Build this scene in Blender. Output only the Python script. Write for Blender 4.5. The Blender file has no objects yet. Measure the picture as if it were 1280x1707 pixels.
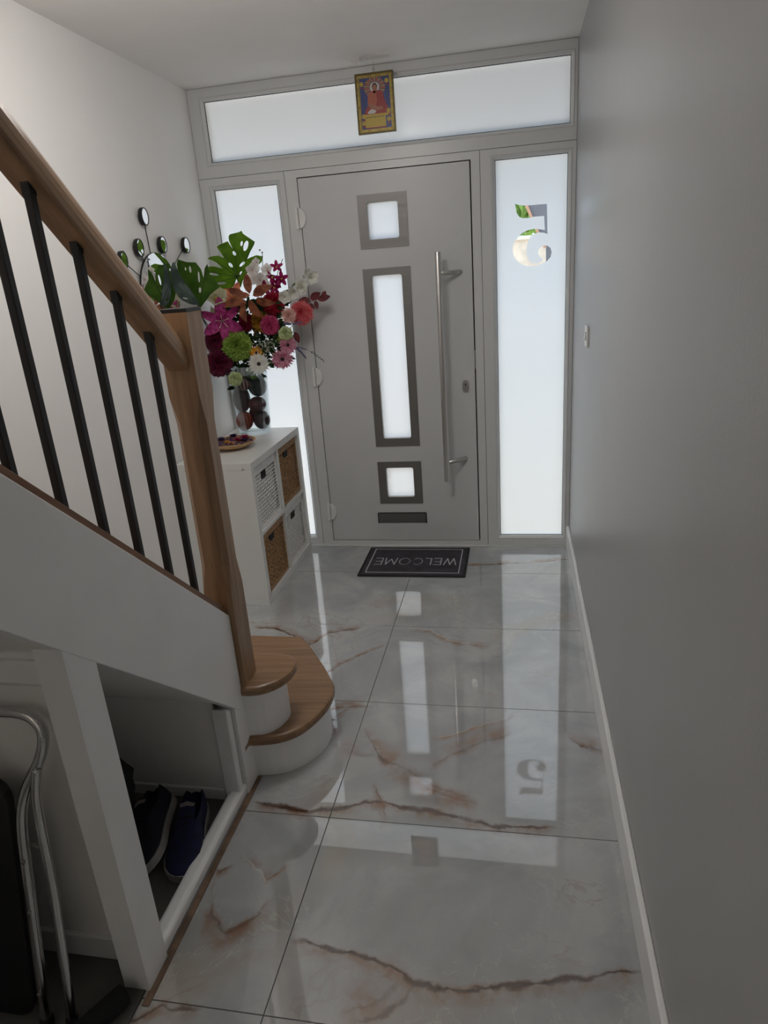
import bpy, math, random
from mathutils import Vector, Matrix, Quaternion
C = bpy.context.scene.collection
sc = bpy.context.scene
R = math.radians
random.seed(5)

# ------------------------------------------------------------------ camera
F_PX = 1136.66
cam_d = bpy.data.cameras.new('camera'); cam = bpy.data.objects.new('camera', cam_d); C.objects.link(cam)
cam_d.sensor_fit = 'HORIZONTAL'; cam_d.sensor_width = 36.0; cam_d.lens = 36.0 * F_PX / 1280.0
cam_d.clip_start = 0.02
_p, _y, _r = -0.3387, -0.2051, -0.0756
fw = Vector((math.sin(_y)*math.cos(_p), math.cos(_y)*math.cos(_p), math.sin(_p)))
rt = Vector((math.cos(_y), -math.sin(_y), 0)); up = rt.cross(fw)
r2 = rt*math.cos(_r) + up*math.sin(_r); u2 = -rt*math.sin(_r) + up*math.cos(_r)
m3 = Matrix((r2, u2, -fw)).transposed()
cam.matrix_world = Matrix.Translation((-0.2935, -3.8187, 1.5916)) @ m3.to_4x4()
sc.camera = cam

# ------------------------------------------------------------------ light and exposure
sc.view_settings.view_transform = 'Standard'; sc.view_settings.look = 'None'
sc.view_settings.gamma = 1.0; sc.view_settings.use_curve_mapping = False
sc.view_settings.exposure = 0.2
world = bpy.data.worlds.new('world'); sc.world = world; world.use_nodes = True
bg = world.node_tree.nodes['Background']
bg.inputs[0].default_value = (0.62, 0.78, 1.0, 1); bg.inputs[1].default_value = 2.8
sc.cycles.max_bounces = 16; sc.cycles.diffuse_bounces = 10; sc.cycles.glossy_bounces = 6; sc.cycles.transparent_max_bounces = 24
sun_d = bpy.data.lights.new('sun', 'SUN'); sun = bpy.data.objects.new('sun', sun_d); C.objects.link(sun)
sun_d.energy = 9.0; sun_d.color = (1.0, 0.95, 0.85); sun_d.angle = R(24)
sun.rotation_euler = Vector((0.12, -0.58, -0.80)).to_track_quat('-Z', 'Y').to_euler()
def area(name, loc, direction, sx, sy, power, col):
    d = bpy.data.lights.new(name, 'AREA'); d.shape = 'RECTANGLE'; d.size = sx; d.size_y = sy
    d.energy = power; d.color = col
    o = bpy.data.objects.new(name, d); C.objects.link(o); o.location = loc
    o.rotation_euler = Vector(direction).to_track_quat('-Z', 'Y').to_euler()
    return o
area('landing_fill', (-1.56, -4.6, 4.9), (0, 0.35, -1), 0.6, 1.6, 22, (1.0, 0.96, 0.9))  # added fill light at the stairwell top, no known lamp there
area('rear_fill', (-0.6, -6.35, 1.75), (0, 1, -0.02), 0.9, 1.4, 0.8, (1.0, 0.96, 0.92))  # added weak fill from behind the camera, no known source
area('hall_overhead_fill', (-1.05, -1.75, 2.52), (-0.25, 0.15, -1), 0.5, 0.5, 8, (1.0, 0.96, 0.92))  # added fill under the ceiling to lift walls and door, no real fitting
pd_ = bpy.data.lights.new('hall_point_fill', 'POINT'); pd_.energy = 6.5; pd_.shadow_soft_size = 0.12; pd_.color = (1.0, 0.96, 0.92)  # added bare point fill that brightens ceiling and walls, not a real pendant
po_ = bpy.data.objects.new('hall_point_fill', pd_); C.objects.link(po_); po_.location = (-1.15, -1.85, 2.26)

# ------------------------------------------------------------------ node materials
class NT:
    def __init__(s, name):
        s.m = bpy.data.materials.new(name); s.m.use_nodes = True
        s.t = s.m.node_tree; s.t.nodes.clear()
        s.out = s.t.nodes.new('ShaderNodeOutputMaterial')
    def n(s, typ, ins=None, **kw):
        nd = s.t.nodes.new(typ)
        for k, v in kw.items(): setattr(nd, k, v)
        for k, v in (ins or {}).items():
            if isinstance(v, bpy.types.NodeSocket): s.t.links.new(v, nd.inputs[k])
            elif isinstance(v, bpy.types.Node): s.t.links.new(v.outputs[0], nd.inputs[k])
            else: nd.inputs[k].default_value = v
        return nd
    def math(s, op, a, b=0.0, c=0.0, clamp=False):
        return s.n('ShaderNodeMath', {0: a, 1: b, 2: c}, operation=op, use_clamp=clamp).outputs[0]
    def mix(s, f, a, b, mode='MIX'):
        nd = s.n('ShaderNodeMix', {0: f, 6: a, 7: b}, data_type='RGBA', blend_type=mode)
        return nd.outputs[2]
    def ramp(s, v, lo, hi, a=0.0, b=1.0):
        return s.n('ShaderNodeMapRange', {0: v, 1: lo, 2: hi, 3: a, 4: b}, clamp=True, interpolation_type='SMOOTHSTEP').outputs[0]
    def noise(s, vec, scale, detail=3.0, rough=0.5, dist=0.0):
        return s.n('ShaderNodeTexNoise', {'Vector': vec, 'Scale': scale, 'Detail': detail, 'Roughness': rough, 'Distortion': dist})
    def pos(s): return s.n('ShaderNodeNewGeometry').outputs['Position']
    def obj(s): return s.n('ShaderNodeTexCoord').outputs['Object']
    def bsdf(s, **ins):
        return s.n('ShaderNodeBsdfPrincipled', {k.replace('_', ' '): v for k, v in ins.items()})
    def done(s, sh): s.t.links.new(sh.outputs[0], s.out.inputs[0]); return s.m
def rgb(r, g, b): return (r, g, b, 1.0)

def plain(name, col, rough=0.5, metal=0.0, spec=0.5, vary=0.06, nscale=6.0, bump=0.0, bscale=200.0, coat=0.0):
    s = NT(name); p = s.pos()
    n = s.noise(p, nscale, 3)
    c = s.mix(s.ramp(n.outputs[0], 0.3, 0.7), rgb(*[x*(1-vary) for x in col]), rgb(*[min(1, x*(1+vary)) for x in col]))
    kw = dict(Base_Color=c, Roughness=rough, Metallic=metal)
    b = s.bsdf(**kw); b.inputs['Specular IOR Level'].default_value = spec
    if coat: b.inputs['Coat Weight'].default_value = coat; b.inputs['Coat Roughness'].default_value = 0.1
    if bump:
        bn = s.n('ShaderNodeBump', {'Strength': bump, 'Distance': 0.002, 'Height': s.noise(p, bscale, 3).outputs[0]})
        s.t.links.new(bn.outputs[0], b.inputs['Normal'])
    return s.done(b)

def oak(name, axis, light=(0.36, 0.23, 0.13), dark=(0.19, 0.115, 0.062), rough=0.38):
    # oak grain running along the unit vector axis
    s = NT(name); p = s.pos()
    q = Vector(axis).rotation_difference(Vector((0, 0, 1))).to_euler()
    mp = s.n('ShaderNodeMapping', {'Vector': p, 'Rotation': tuple(q), 'Scale': (1, 1, 1)})
    st = s.n('ShaderNodeMapping', {'Vector': mp.outputs[0], 'Scale': (1, 1, 0.07)})
    wrp = s.noise(s.n('ShaderNodeMapping', {'Vector': mp.outputs[0], 'Scale': (1, 1, 0.2)}).outputs[0], 7, 2)
    base = s.noise(st.outputs[0], 34, 4, 0.6, 0.6)
    fine = s.noise(st.outputs[0], 260, 3, 0.6)
    w = s.n('ShaderNodeTexWave', {'Vector': st.outputs[0], 'Scale': 9.0, 'Distortion': 14.0, 'Detail': 3.0, 'Detail Scale': 1.6}, wave_type='RINGS')
    f = s.math('ADD', s.math('MULTIPLY', base.outputs[0], 0.85), s.math('MULTIPLY', w.outputs[1], 0.15))
    c = s.mix(s.ramp(f, 0.26, 0.74), rgb(*dark), rgb(*light))
    c = s.mix(s.ramp(fine.outputs[0], 0.56, 0.72, 0, 0.45), c, rgb(*[x*0.45 for x in dark]))
    c = s.mix(s.ramp(wrp.outputs[0], 0.3, 0.7, 0, 0.25), c, rgb(light[0]*1.1, light[1]*0.95, light[2]*0.9))
    b = s.bsdf(Base_Color=c, Roughness=rough)
    bn = s.n('ShaderNodeBump', {'Strength': 0.25, 'Distance': 0.001, 'Height': fine.outputs[0]})
    s.t.links.new(bn.outputs[0], b.inputs['Normal'])
    return s.done(b)

def steel(name, col, rough, axis_scale=(300, 300, 4)):
    s = NT(name)
    st = s.n('ShaderNodeMapping', {'Vector': s.pos(), 'Scale': axis_scale})
    n = s.noise(st.outputs[0], 1.0, 2)
    c = s.mix(n.outputs[0], rgb(*[x*0.88 for x in col]), rgb(*col))
    b = s.bsdf(Base_Color=c, Metallic=1.0, Roughness=s.ramp(n.outputs[0], 0.2, 0.8, rough*0.85, rough*1.2))
    return s.done(b)

def petal_mat(name, a, b, trans=0.25, rough=0.55, k=60):
    s = NT(name); n = s.noise(s.pos(), k, 3)
    c = s.mix(s.ramp(n.outputs[0], 0.35, 0.65), rgb(*a), rgb(*b))
    d = s.bsdf(Base_Color=c, Roughness=rough); d.inputs['Specular IOR Level'].default_value = 0.3
    t = s.n('ShaderNodeBsdfTranslucent', {'Color': c})
    return s.done(s.n('ShaderNodeMixShader', {0: trans, 1: d, 2: t}))

M = {}
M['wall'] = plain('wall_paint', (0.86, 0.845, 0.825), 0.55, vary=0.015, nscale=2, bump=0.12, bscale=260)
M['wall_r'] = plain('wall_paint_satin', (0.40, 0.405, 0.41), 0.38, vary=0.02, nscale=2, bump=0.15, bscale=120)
M['ceil'] = plain('ceiling_paint', (0.90, 0.88, 0.855), 0.8, vary=0.01, bump=0.08)
M['gloss'] = plain('white_gloss_paint', (0.86, 0.865, 0.87), 0.32, vary=0.02, bump=0.05, bscale=60)
M['upvc'] = plain('white_upvc', (0.66, 0.67, 0.67), 0.3, vary=0.01)
M['door'] = plain('white_door_skin', (0.61, 0.62, 0.625), 0.34, vary=0.012, bump=0.06, bscale=400)
M['gap'] = plain('black_gasket', (0.012, 0.012, 0.012), 0.7)
M['oak_z'] = oak('oak_upright', (0, 0, 1))
M['oak_rail'] = oak('oak_rail', (0, -0.749, 0.662), rough=0.33)
M['oak_x'] = oak('oak_tread', (1, 0.12, 0), (0.31, 0.185, 0.10), (0.19, 0.11, 0.058), 0.32)
M['oak_cap'] = oak('oak_base_rail', (0, -0.741, 0.671), (0.24, 0.125, 0.06), (0.12, 0.06, 0.03))
M['black'] = plain('black_metal', (0.007, 0.007, 0.008), 0.45, vary=0.1)
M['steel'] = steel('brushed_steel', (0.62, 0.60, 0.58), 0.32)
M['steel_ring'] = steel('brushed_steel_surround', (0.27, 0.262, 0.255), 0.5, (4, 300, 300))
M['chrome'] = steel('chrome', (0.66, 0.66, 0.66), 0.12)
M['plastic'] = plain('white_plastic', (0.80, 0.80, 0.79), 0.28)
M['lam'] = plain('white_laminate', (0.70, 0.705, 0.69), 0.33, vary=0.01)
M['wbask'] = plain('white_willow', (0.80, 0.79, 0.77), 0.5, vary=0.06, nscale=60)
M['bbask'] = plain('brown_seagrass', (0.36, 0.21, 0.10), 0.6, vary=0.35, nscale=70)
M['bask_shade_w'] = plain('white_basket_inner_shade', (0.05, 0.05, 0.05), 0.8)  # near-black for the shaded inside of the white baskets
M['dark'] = plain('brown_basket_inner_shade', (0.02, 0.018, 0.016), 0.8)  # near-black standing in for shade inside the brown baskets
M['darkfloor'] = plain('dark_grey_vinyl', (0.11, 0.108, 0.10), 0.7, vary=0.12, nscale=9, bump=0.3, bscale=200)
M['grout'] = plain('grey_grout', (0.16, 0.16, 0.155), 0.85)
M['mat'] = plain('charcoal_mat', (0.040, 0.037, 0.046), 0.92, vary=0.2, nscale=18, bump=0.8, bscale=900)
M['mat_edge'] = plain('black_mat_binding', (0.013, 0.013, 0.016), 0.85)
M['mat_print'] = plain('pale_mat_print', (0.50, 0.49, 0.51), 0.9, vary=0.1, nscale=300)
M['strip'] = plain('bare_timber_strip', (0.15, 0.095, 0.06), 0.75, vary=0.35, nscale=20)
M['rubber'] = plain('black_foam', (0.008, 0.008, 0.009), 0.85)
M['vinyl'] = plain('black_vinyl', (0.006, 0.006, 0.007), 0.5, bump=0.2, bscale=300)
M['navy'] = plain('navy_knit', (0.008, 0.010, 0.055), 0.8, vary=0.3, nscale=40, bump=0.6, bscale=700)
M['navy2'] = plain('blackish_mesh', (0.007, 0.007, 0.018), 0.8, vary=0.3, nscale=40, bump=0.6, bscale=700)
M['sole'] = plain('white_sole', (0.34, 0.33, 0.31), 0.6, vary=0.08, nscale=30)
M['lace'] = plain('dark_lace', (0.008, 0.009, 0.03), 0.85)
M['insock'] = plain('grey_lining', (0.28, 0.27, 0.27), 0.9)
M['wood_bowl'] = plain('pale_turned_wood', (0.50, 0.31, 0.15), 0.45, vary=0.12, nscale=25)
M['brick'] = plain('pale_garden_wall', (0.62, 0.52, 0.42), 0.9, vary=0.15)
M['paving'] = plain('pale_paving', (0.62, 0.56, 0.47), 0.9, vary=0.1, nscale=3)
M['slate'] = plain('dark_grey_render', (0.10, 0.105, 0.125), 0.8)
M['barge'] = plain('brown_bargeboard', (0.35, 0.20, 0.13), 0.8)
M['foliage'] = petal_mat('tree_leaf', (0.10, 0.25, 0.03), (0.30, 0.46, 0.10), 0.4, k=3)
M['bark'] = plain('bark', (0.10, 0.07, 0.05), 0.9)

def glass_clear():
    s = NT('clear_glass')
    fr = s.n('ShaderNodeFresnel', {'IOR': 1.45})
    t = s.n('ShaderNodeBsdfTransparent', {'Color': rgb(0.97, 0.985, 0.98)})
    g = s.n('ShaderNodeBsdfGlossy', {'Color': rgb(1, 1, 1), 'Roughness': 0.02})
    return s.done(s.n('ShaderNodeMixShader', {0: fr.outputs[0], 1: t, 2: g}))
def glass_vase():
    s = NT('vase_glass')
    lw = s.n('ShaderNodeLayerWeight', {'Blend': 0.35})
    t = s.n('ShaderNodeBsdfTransparent', {'Color': rgb(0.93, 0.95, 0.95)})
    g = s.n('ShaderNodeBsdfGlossy', {'Color': rgb(0.9, 0.93, 0.95), 'Roughness': 0.03})
    f = s.math('MULTIPLY', lw.outputs[0], 0.42)
    return s.done(s.n('ShaderNodeMixShader', {0: f, 1: t, 2: g}))
def frosted():
    s = NT('frosted_film')
    t = s.n('ShaderNodeBsdfTranslucent', {'Color': rgb(0.93, 0.92, 0.93)})
    d = s.n('ShaderNodeBsdfDiffuse', {'Color': rgb(0.55, 0.56, 0.56)})
    g = s.n('ShaderNodeBsdfGlossy', {'Color': rgb(1, 1, 1), 'Roughness': 0.12})
    a = s.n('ShaderNodeMixShader', {0: 0.18, 1: t, 2: d})
    fr = s.n('ShaderNodeFresnel', {'IOR': 1.18})
    return s.done(s.n('ShaderNodeMixShader', {0: fr.outputs[0], 1: a, 2: g}))
def mirror():
    s = NT('mirror_silver'); n = s.noise(s.pos(), 5, 1)
    return s.done(s.bsdf(Base_Color=s.mix(n.outputs[0], rgb(0.86, 0.87, 0.87), rgb(0.9, 0.9, 0.9)), Metallic=1.0, Roughness=0.015))
M['glass'] = glass_clear(); M['vase'] = glass_vase(); M['frost'] = frosted(); M['mirror'] = mirror()

def marble():
    s = NT('polished_marble_tile'); p = s.pos()
    w1 = s.noise(p, 5.0, 4, 0.6); w2 = s.noise(p, 26.0, 3, 0.6)
    def warp(node, amp):
        return s.n('ShaderNodeVectorMath', {0: s.n('ShaderNodeVectorMath', {0: node.outputs[1], 1: (0.5, 0.5, 0.5)}, operation='SUBTRACT').outputs[0], 3: amp}, operation='SCALE').outputs[0]
    q = s.n('ShaderNodeVectorMath', {0: s.n('ShaderNodeVectorMath', {0: p, 1: warp(w1, 0.07)}, operation='ADD').outputs[0], 1: warp(w2, 0.022)}, operation='ADD').outputs[0]
    sep = s.n('ShaderNodeSeparateXYZ', {0: q})
    X, Y = sep.outputs[0], sep.outputs[1]
    # cloudy grey-white body
    cl = s.noise(q, 2.4, 5, 0.55, 0.8)
    col = s.mix(s.ramp(cl.outputs[0], 0.35, 0.68), rgb(0.33, 0.345, 0.36), rgb(0.48, 0.49, 0.495))
    c2 = s.noise(q, 1.1, 3, 0.5, 1.5)
    col = s.mix(s.ramp(c2.outputs[0], 0.52, 0.72, 0, 0.5), col, rgb(0.40, 0.32, 0.235))
    # fine pale crystal lines
    r1 = s.noise(q, 3.3, 5, 0.55, 1.2)
    rid = s.math('ABSOLUTE', s.math('SUBTRACT', r1.outputs[0], 0.5))
    col = s.mix(s.math('MULTIPLY', s.ramp(rid, 0.0, 0.008, 0.35, 0.0), s.ramp(c2.outputs[0], 0.42, 0.6)), col, rgb(0.62, 0.61, 0.57))
    r2_ = s.noise(q, 1.7, 5, 0.6, 1.0)
    rid2 = s.math('ABSOLUTE', s.math('SUBTRACT', r2_.outputs[0], 0.47))
    col = s.mix(s.math('MULTIPLY', s.ramp(rid2, 0.0, 0.015, 0.3, 0.0), s.ramp(cl.outputs[0], 0.5, 0.65)), col, rgb(0.30, 0.21, 0.14))
    brk = s.noise(q, 14, 3, 0.6); brk2 = s.noise(p, 9, 3, 0.6); side = 1.0
    # the larger rust veins: y = f(x) lines through each slab
    XMIN, XR, YMIN, YR = -2.0, 2.0, -3.0, 3.0
    xn = s.math('DIVIDE', s.math('SUBTRACT', X, XMIN), XR)
    yn = s.math('DIVIDE', s.math('SUBTRACT', Y, YMIN), YR)
    comb = s.n('ShaderNodeCombineColor', {0: xn, 1: xn, 2: xn}).outputs[0]
    for pts, w, halo, dark in VEINS:
        cv = s.n('ShaderNodeRGBCurve', {0: 1.0, 1: comb})
        cm = cv.mapping
        xs = [(x - XMIN)/XR for x, y in pts]; ys = [(y - YMIN)/YR for x, y in pts]
        def setc(c, P):
            while len(c.points) > 2: c.points.remove(c.points[1])
            c.points[0].location = P[0]; c.points[1].location = P[-1]
            for q_ in P[1:-1]: c.points.new(*q_)
            for pt in c.points: pt.handle_type = 'VECTOR'
        setc(cm.curves[0], [(0.0, ys[0])] + list(zip(xs, ys)) + [(1.0, ys[-1])])
        e = 0.02
        a0, a1 = xs[0], xs[-1]
        setc(cm.curves[1], [(0.0, 0.0), (max(0.001, a0 - 0.003), 0.0), (a0 + e, 1.0), (a1 - e, 1.0), (min(0.999, a1 + 0.003), 0.0), (1.0, 0.0)])
        cm.update()
        sp = s.n('ShaderNodeSeparateColor', {0: cv.outputs[0]})
        sd = s.math('MULTIPLY', s.math('SUBTRACT', yn, sp.outputs[0]), YR)
        d = s.math('ABSOLUTE', sd)
        da = s.math('ADD', d, s.math('MULTIPLY', s.math('MAXIMUM', s.math('MULTIPLY', sd, side), 0.0), 2.2))
        side = -side
        h = s.math('MULTIPLY', s.ramp(da, 0.0, halo*1.25, 0.85, 0.0), s.math('MULTIPLY', sp.outputs[1], s.ramp(brk.outputs[0], 0.30, 0.66, 0.1, 1.0)))
        col = s.mix(h, col, rgb(0.26, 0.125, 0.058))
        if dark > 0:
            k = s.math('MULTIPLY', s.ramp(d, 0.0, s.ramp(brk2.outputs[0], 0.3, 0.7, w*0.3, w*1.5), dark, 0.0), s.math('MULTIPLY', sp.outputs[1], s.ramp(brk.outputs[0], 0.25, 0.5, 0.5, 1.0)))
            col = s.mix(k, col, rgb(0.05, 0.014, 0.006))
        else:
            k = s.math('MULTIPLY', s.ramp(d, 0.0, w, -dark, 0.0), sp.outputs[1])
            col = s.mix(k, col, rgb(0.62, 0.60, 0.55))
    b = s.bsdf(Base_Color=col, Roughness=0.022, IOR=2.7)
    return s.done(b)
VEINS = [
 ([(-0.760, -2.045), (-0.735, -2.10), (-0.700, -2.195)], 0.016, 0.075, 0.55),
 ([(-0.700, -2.800), (-0.640, -2.765), (-0.560, -2.690)], 0.010, 0.11, 0.3),
 ([(-0.63, -2.02), (-0.52, -2.075), (-0.42, -2.10)], 0.008, 0.09, 0.3),
 ([(-1.13, -1.75), (-1.00, -1.66), (-0.89, -1.63)], 0.008, 0.06, 0.4),
 ([(-0.868, -2.631), (-0.77, -2.637), (-0.684, -2.641), (-0.622, -2.648), (-0.572, -2.681), (-0.54, -2.702), (-0.442, -2.699), (-0.304, -2.676), (-0.208, -2.645), (-0.125, -2.625), (-0.005, -2.595)], 0.013, 0.042, 0.95),
 ([(-0.67, -2.805), (-0.617, -2.788), (-0.569, -2.748), (-0.535, -2.700)], 0.012, 0.05, 0.6),
 ([(-1.145, -2.165), (-1.04, -2.18), (-0.944, -2.201), (-0.871, -2.18), (-0.792, -2.144), (-0.718, -2.121), (-0.598, -2.152), (-0.485, -2.165), (-0.322, -2.186), (-0.19, -2.178)], 0.014, 0.042, 0.9),
 ([(-0.85, -1.77), (-0.808, -1.867), (-0.752, -1.934), (-0.68, -1.965)], 0.014, 0.10, 0.65),
 ([(-0.752, -1.934), (-0.662, -1.976), (-0.554, -2.037), (-0.45, -2.075)], 0.008, 0.08, 0.35),
 ([(-0.59, -1.96), (-0.499, -1.855), (-0.429, -1.816), (-0.32, -1.755)], 0.010, 0.09, 0.45),
 ([(-0.60, -1.80), (-0.50, -1.75), (-0.40, -1.70), (-0.30, -1.64)], 0.006, 0.0301, -0.6),
 ([(-1.56, -1.04), (-1.411, -1.064), (-1.238, -1.193), (-1.168, -1.08), (-1.016, -1.014)], 0.010, 0.05, 0.75),
 ([(-0.80, -1.005), (-0.688, -1.037), (-0.597, -1.113), (-0.42, -1.147)], 0.010, 0.04, -0.5),
 ([(-0.60, -0.29), (-0.337, -0.267), (-0.005, -0.187)], 0.010, 0.04, 0.7),
 ([(-1.155, -2.46), (-1.12, -2.58), (-1.05, -2.63), (-0.99, -2.575), (-0.94, -2.50)], 0.012, 0.075, 0.4),
 ([(-1.10, -2.36), (-1.03, -2.42), (-0.983, -2.459), (-0.93, -2.39)], 0.008, 0.03, -0.6),
 ([(-1.17, -2.42), (-1.14, -2.44), (-1.10, -2.41)], 0.01, 0.04, 0.5),
 ([(-0.13, -1.74), (-0.09, -1.80), (-0.005, -1.822)], 0.014, 0.07, 0.6),
 ([(-0.99, -1.72), (-0.935, -1.647), (-0.86, -1.642)], 0.008, 0.05, 0.4),
 ([(-1.15, -1.47), (-0.979, -1.279), (-0.88, -1.165)], 0.006, 0.035, 0.25),
 ([(-1.20, -2.88), (-1.12, -2.83), (-1.02, -2.82)], 0.012, 0.05, 0.7)]
M['marble'] = marble()

# ------------------------------------------------------------------ mesh helpers
def wl(p):
    v = Vector((0, 0, 0))
    while p is not None: v += p.location; p = p.parent
    return v
class MB:
    def __init__(s): s.v = []; s.f = []; s.mi = []; s.cur = 0
    def add(s, vs, fs):
        b = len(s.v); s.v += [tuple(v) for v in vs]
        s.f += [tuple(b + i for i in f) for f in fs]; s.mi += [s.cur]*len(fs)
    def hexa(s, P):  # bottom 4 (ccw), top 4
        s.add(P, [(3, 2, 1, 0), (4, 5, 6, 7), (0, 1, 5, 4), (1, 2, 6, 5), (2, 3, 7, 6), (3, 0, 4, 7)]); return s
    def box(s, x0, x1, y0, y1, z0, z1):
        s.hexa([(x0, y0, z0), (x1, y0, z0), (x1, y1, z0), (x0, y1, z0), (x0, y0, z1), (x1, y0, z1), (x1, y1, z1), (x0, y1, z1)]); return s
    def prism(s, poly, axis, a, b):
        n = len(poly)
        def P(u, w, t):
            return (t, u, w) if axis == 'x' else ((u, t, w) if axis == 'y' else (u, w, t))
        vs = [P(u, w, a) for u, w in poly] + [P(u, w, b) for u, w in poly]
        s.add(vs, [tuple(range(n))[::-1], tuple(range(n, 2*n))] + [(i, (i+1) % n, n+(i+1) % n, n+i) for i in range(n)]); return s
    def tube(s, path, r, n=10, caps=True):
        path = [Vector(p) for p in path]; k = len(path)
        rs = r if isinstance(r, (list, tuple)) else [r]*k
        t0 = (path[1]-path[0]).normalized()
        u = t0.orthogonal().normalized(); vs = []
        for i, p in enumerate(path):
            t = (path[min(i+1, k-1)] - path[max(i-1, 0)])
            t = t.normalized() if t.length > 1e-9 else t0
            u = (u - t*u.dot(t)); u = u.normalized() if u.length > 1e-6 else t.orthogonal().normalized()
            w = t.cross(u)
            for j in range(n):
                a = 2*math.pi*j/n; vs.append(p + (u*math.cos(a) + w*math.sin(a))*rs[i])
        fs = [(i*n+j, i*n+(j+1) % n, (i+1)*n+(j+1) % n, (i+1)*n+j) for i in range(k-1) for j in range(n)]
        if caps: fs += [tuple(range(n))[::-1], tuple(range((k-1)*n, k*n))]
        s.add(vs, fs); return s
    def lathe(s, prof, n=24, c=(0, 0, 0)):
        vs = []; k = len(prof)
        for r, z in prof:
            for j in range(n):
                a = 2*math.pi*j/n; vs.append((c[0]+r*math.cos(a), c[1]+r*math.sin(a), c[2]+z))
        s.add(vs, [(i*n+j, i*n+(j+1) % n, (i+1)*n+(j+1) % n, (i+1)*n+j) for i in range(k-1) for j in range(n)]); return s
    def ellipsoid(s, c, r, nu=12, nv=8, fn=None):
        vs = []; fs = []
        for i in range(nv+1):
            th = math.pi*i/nv
            for j in range(nu):
                a = 2*math.pi*j/nu
                d = Vector((math.sin(th)*math.cos(a), math.sin(th)*math.sin(a), math.cos(th)))
                k = fn(d) if fn else 1.0
                vs.append((c[0]+r[0]*d.x*k, c[1]+r[1]*d.y*k, c[2]+r[2]*d.z*k))
        for i in range(nv):
            for j in range(nu): fs.append((i*nu+j, (i+1)*nu+j, (i+1)*nu+(j+1) % nu, i*nu+(j+1) % nu))
        s.add(vs, fs); return s
    def strip(s, rows):
        m = len(rows[0]); vs = [p for r in rows for p in r]
        s.add(vs, [(i*m+j, i*m+j+1, (i+1)*m+j+1, (i+1)*m+j) for i in range(len(rows)-1) for j in range(m-1)]); return s
    def build(s, name, mats, parent=None, smooth=False, bevel=0.0, kind=None):
        me = bpy.data.meshes.new(name); off = wl(parent)
        me.from_pydata([tuple(Vector(v)-off) for v in s.v], [], s.f)
        mats = mats if isinstance(mats, (list, tuple)) else [mats]
        for m in mats: me.materials.append(m)
        if len(mats) > 1: me.polygons.foreach_set('material_index', s.mi)
        me.validate()
        if smooth: me.polygons.foreach_set('use_smooth', [True]*len(me.polygons))
        me.update()
        o = bpy.data.objects.new(name, me); C.objects.link(o)
        if parent: o.parent = parent
        if bevel:
            b = o.modifiers.new('bevel', 'BEVEL'); b.width = bevel; b.segments = 2; b.limit_method = 'ANGLE'; b.angle_limit = R(40)
        if kind: o['kind'] = kind
        return o
def curve_plate(outer, holes, a, b, axis='y'):
    """plate with holes: polygons in the (x,z) plane, extruded from y=a to y=b, as an MB"""
    cu = bpy.data.curves.new('t', 'CURVE'); cu.dimensions = '2D'; cu.fill_mode = 'BOTH'; cu.extrude = abs(b-a)/2
    for poly in [outer] + holes:
        sp = cu.splines.new('POLY'); sp.points.add(len(poly)-1)
        for i, (x, z) in enumerate(poly): sp.points[i].co = (x, z, 0, 1)
        sp.use_cyclic_u = True
    ob = bpy.data.objects.new('t', cu); C.objects.link(ob)
    bpy.context.view_layer.update()
    dg = bpy.context.evaluated_depsgraph_get()
    me = bpy.data.meshes.new_from_object(ob.evaluated_get(dg))
    mb = MB(); c = (a+b)/2
    if axis == 'y': vs = [(v.co.x, c + v.co.z, v.co.y) for v in me.vertices]
    else: vs = [(v.co.x, v.co.y, c + v.co.z) for v in me.vertices]
    mb.add(vs, [tuple(p.vertices) for p in me.polygons])
    bpy.data.objects.remove(ob); bpy.data.curves.remove(cu); bpy.data.meshes.remove(me)
    return mb
def rect(x0, x1, z0, z1, r=0.0, n=4):
    if r <= 0: return [(x0, z0), (x1, z0), (x1, z1), (x0, z1)]
    out = []
    for cx, cz, a0 in ((x1-r, z0+r, -90), (x1-r, z1-r, 0), (x0+r, z1-r, 90), (x0+r, z0+r, 180)):
        for i in range(n+1):
            a = R(a0 + 90*i/n); out.append((cx + r*math.cos(a), cz + r*math.sin(a)))
    return out
def smooth_poly(pts, it=2, closed=True):
    for _ in range(it):
        out = []; n = len(pts)
        for i in range(n if closed else n-1):
            a, b = pts[i], pts[(i+1) % n]
            out.append(tuple(a[k]*0.75 + b[k]*0.25 for k in range(len(a)))); out.append(tuple(a[k]*0.25 + b[k]*0.75 for k in range(len(a))))
        if not closed: out = [pts[0]] + out + [pts[-1]]
        pts = out
    return pts
def thing(name, label, cat, loc=(0, 0, 0), group=None):
    o = bpy.data.objects.new(name, None); C.objects.link(o); o.location = loc; o.empty_display_size = 0.05
    return tag(o, label, cat, group)
def tag(o, label, cat=None, group=None, kind=None):
    o['label'] = label
    if cat: o['category'] = cat
    if group: o['group'] = group
    if kind: o['kind'] = kind
    return o
def struct(mb, name, mat, label, **kw):
    o = mb.build(name, mat, **kw); o['kind'] = 'structure'; o['label'] = label; return o

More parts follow.
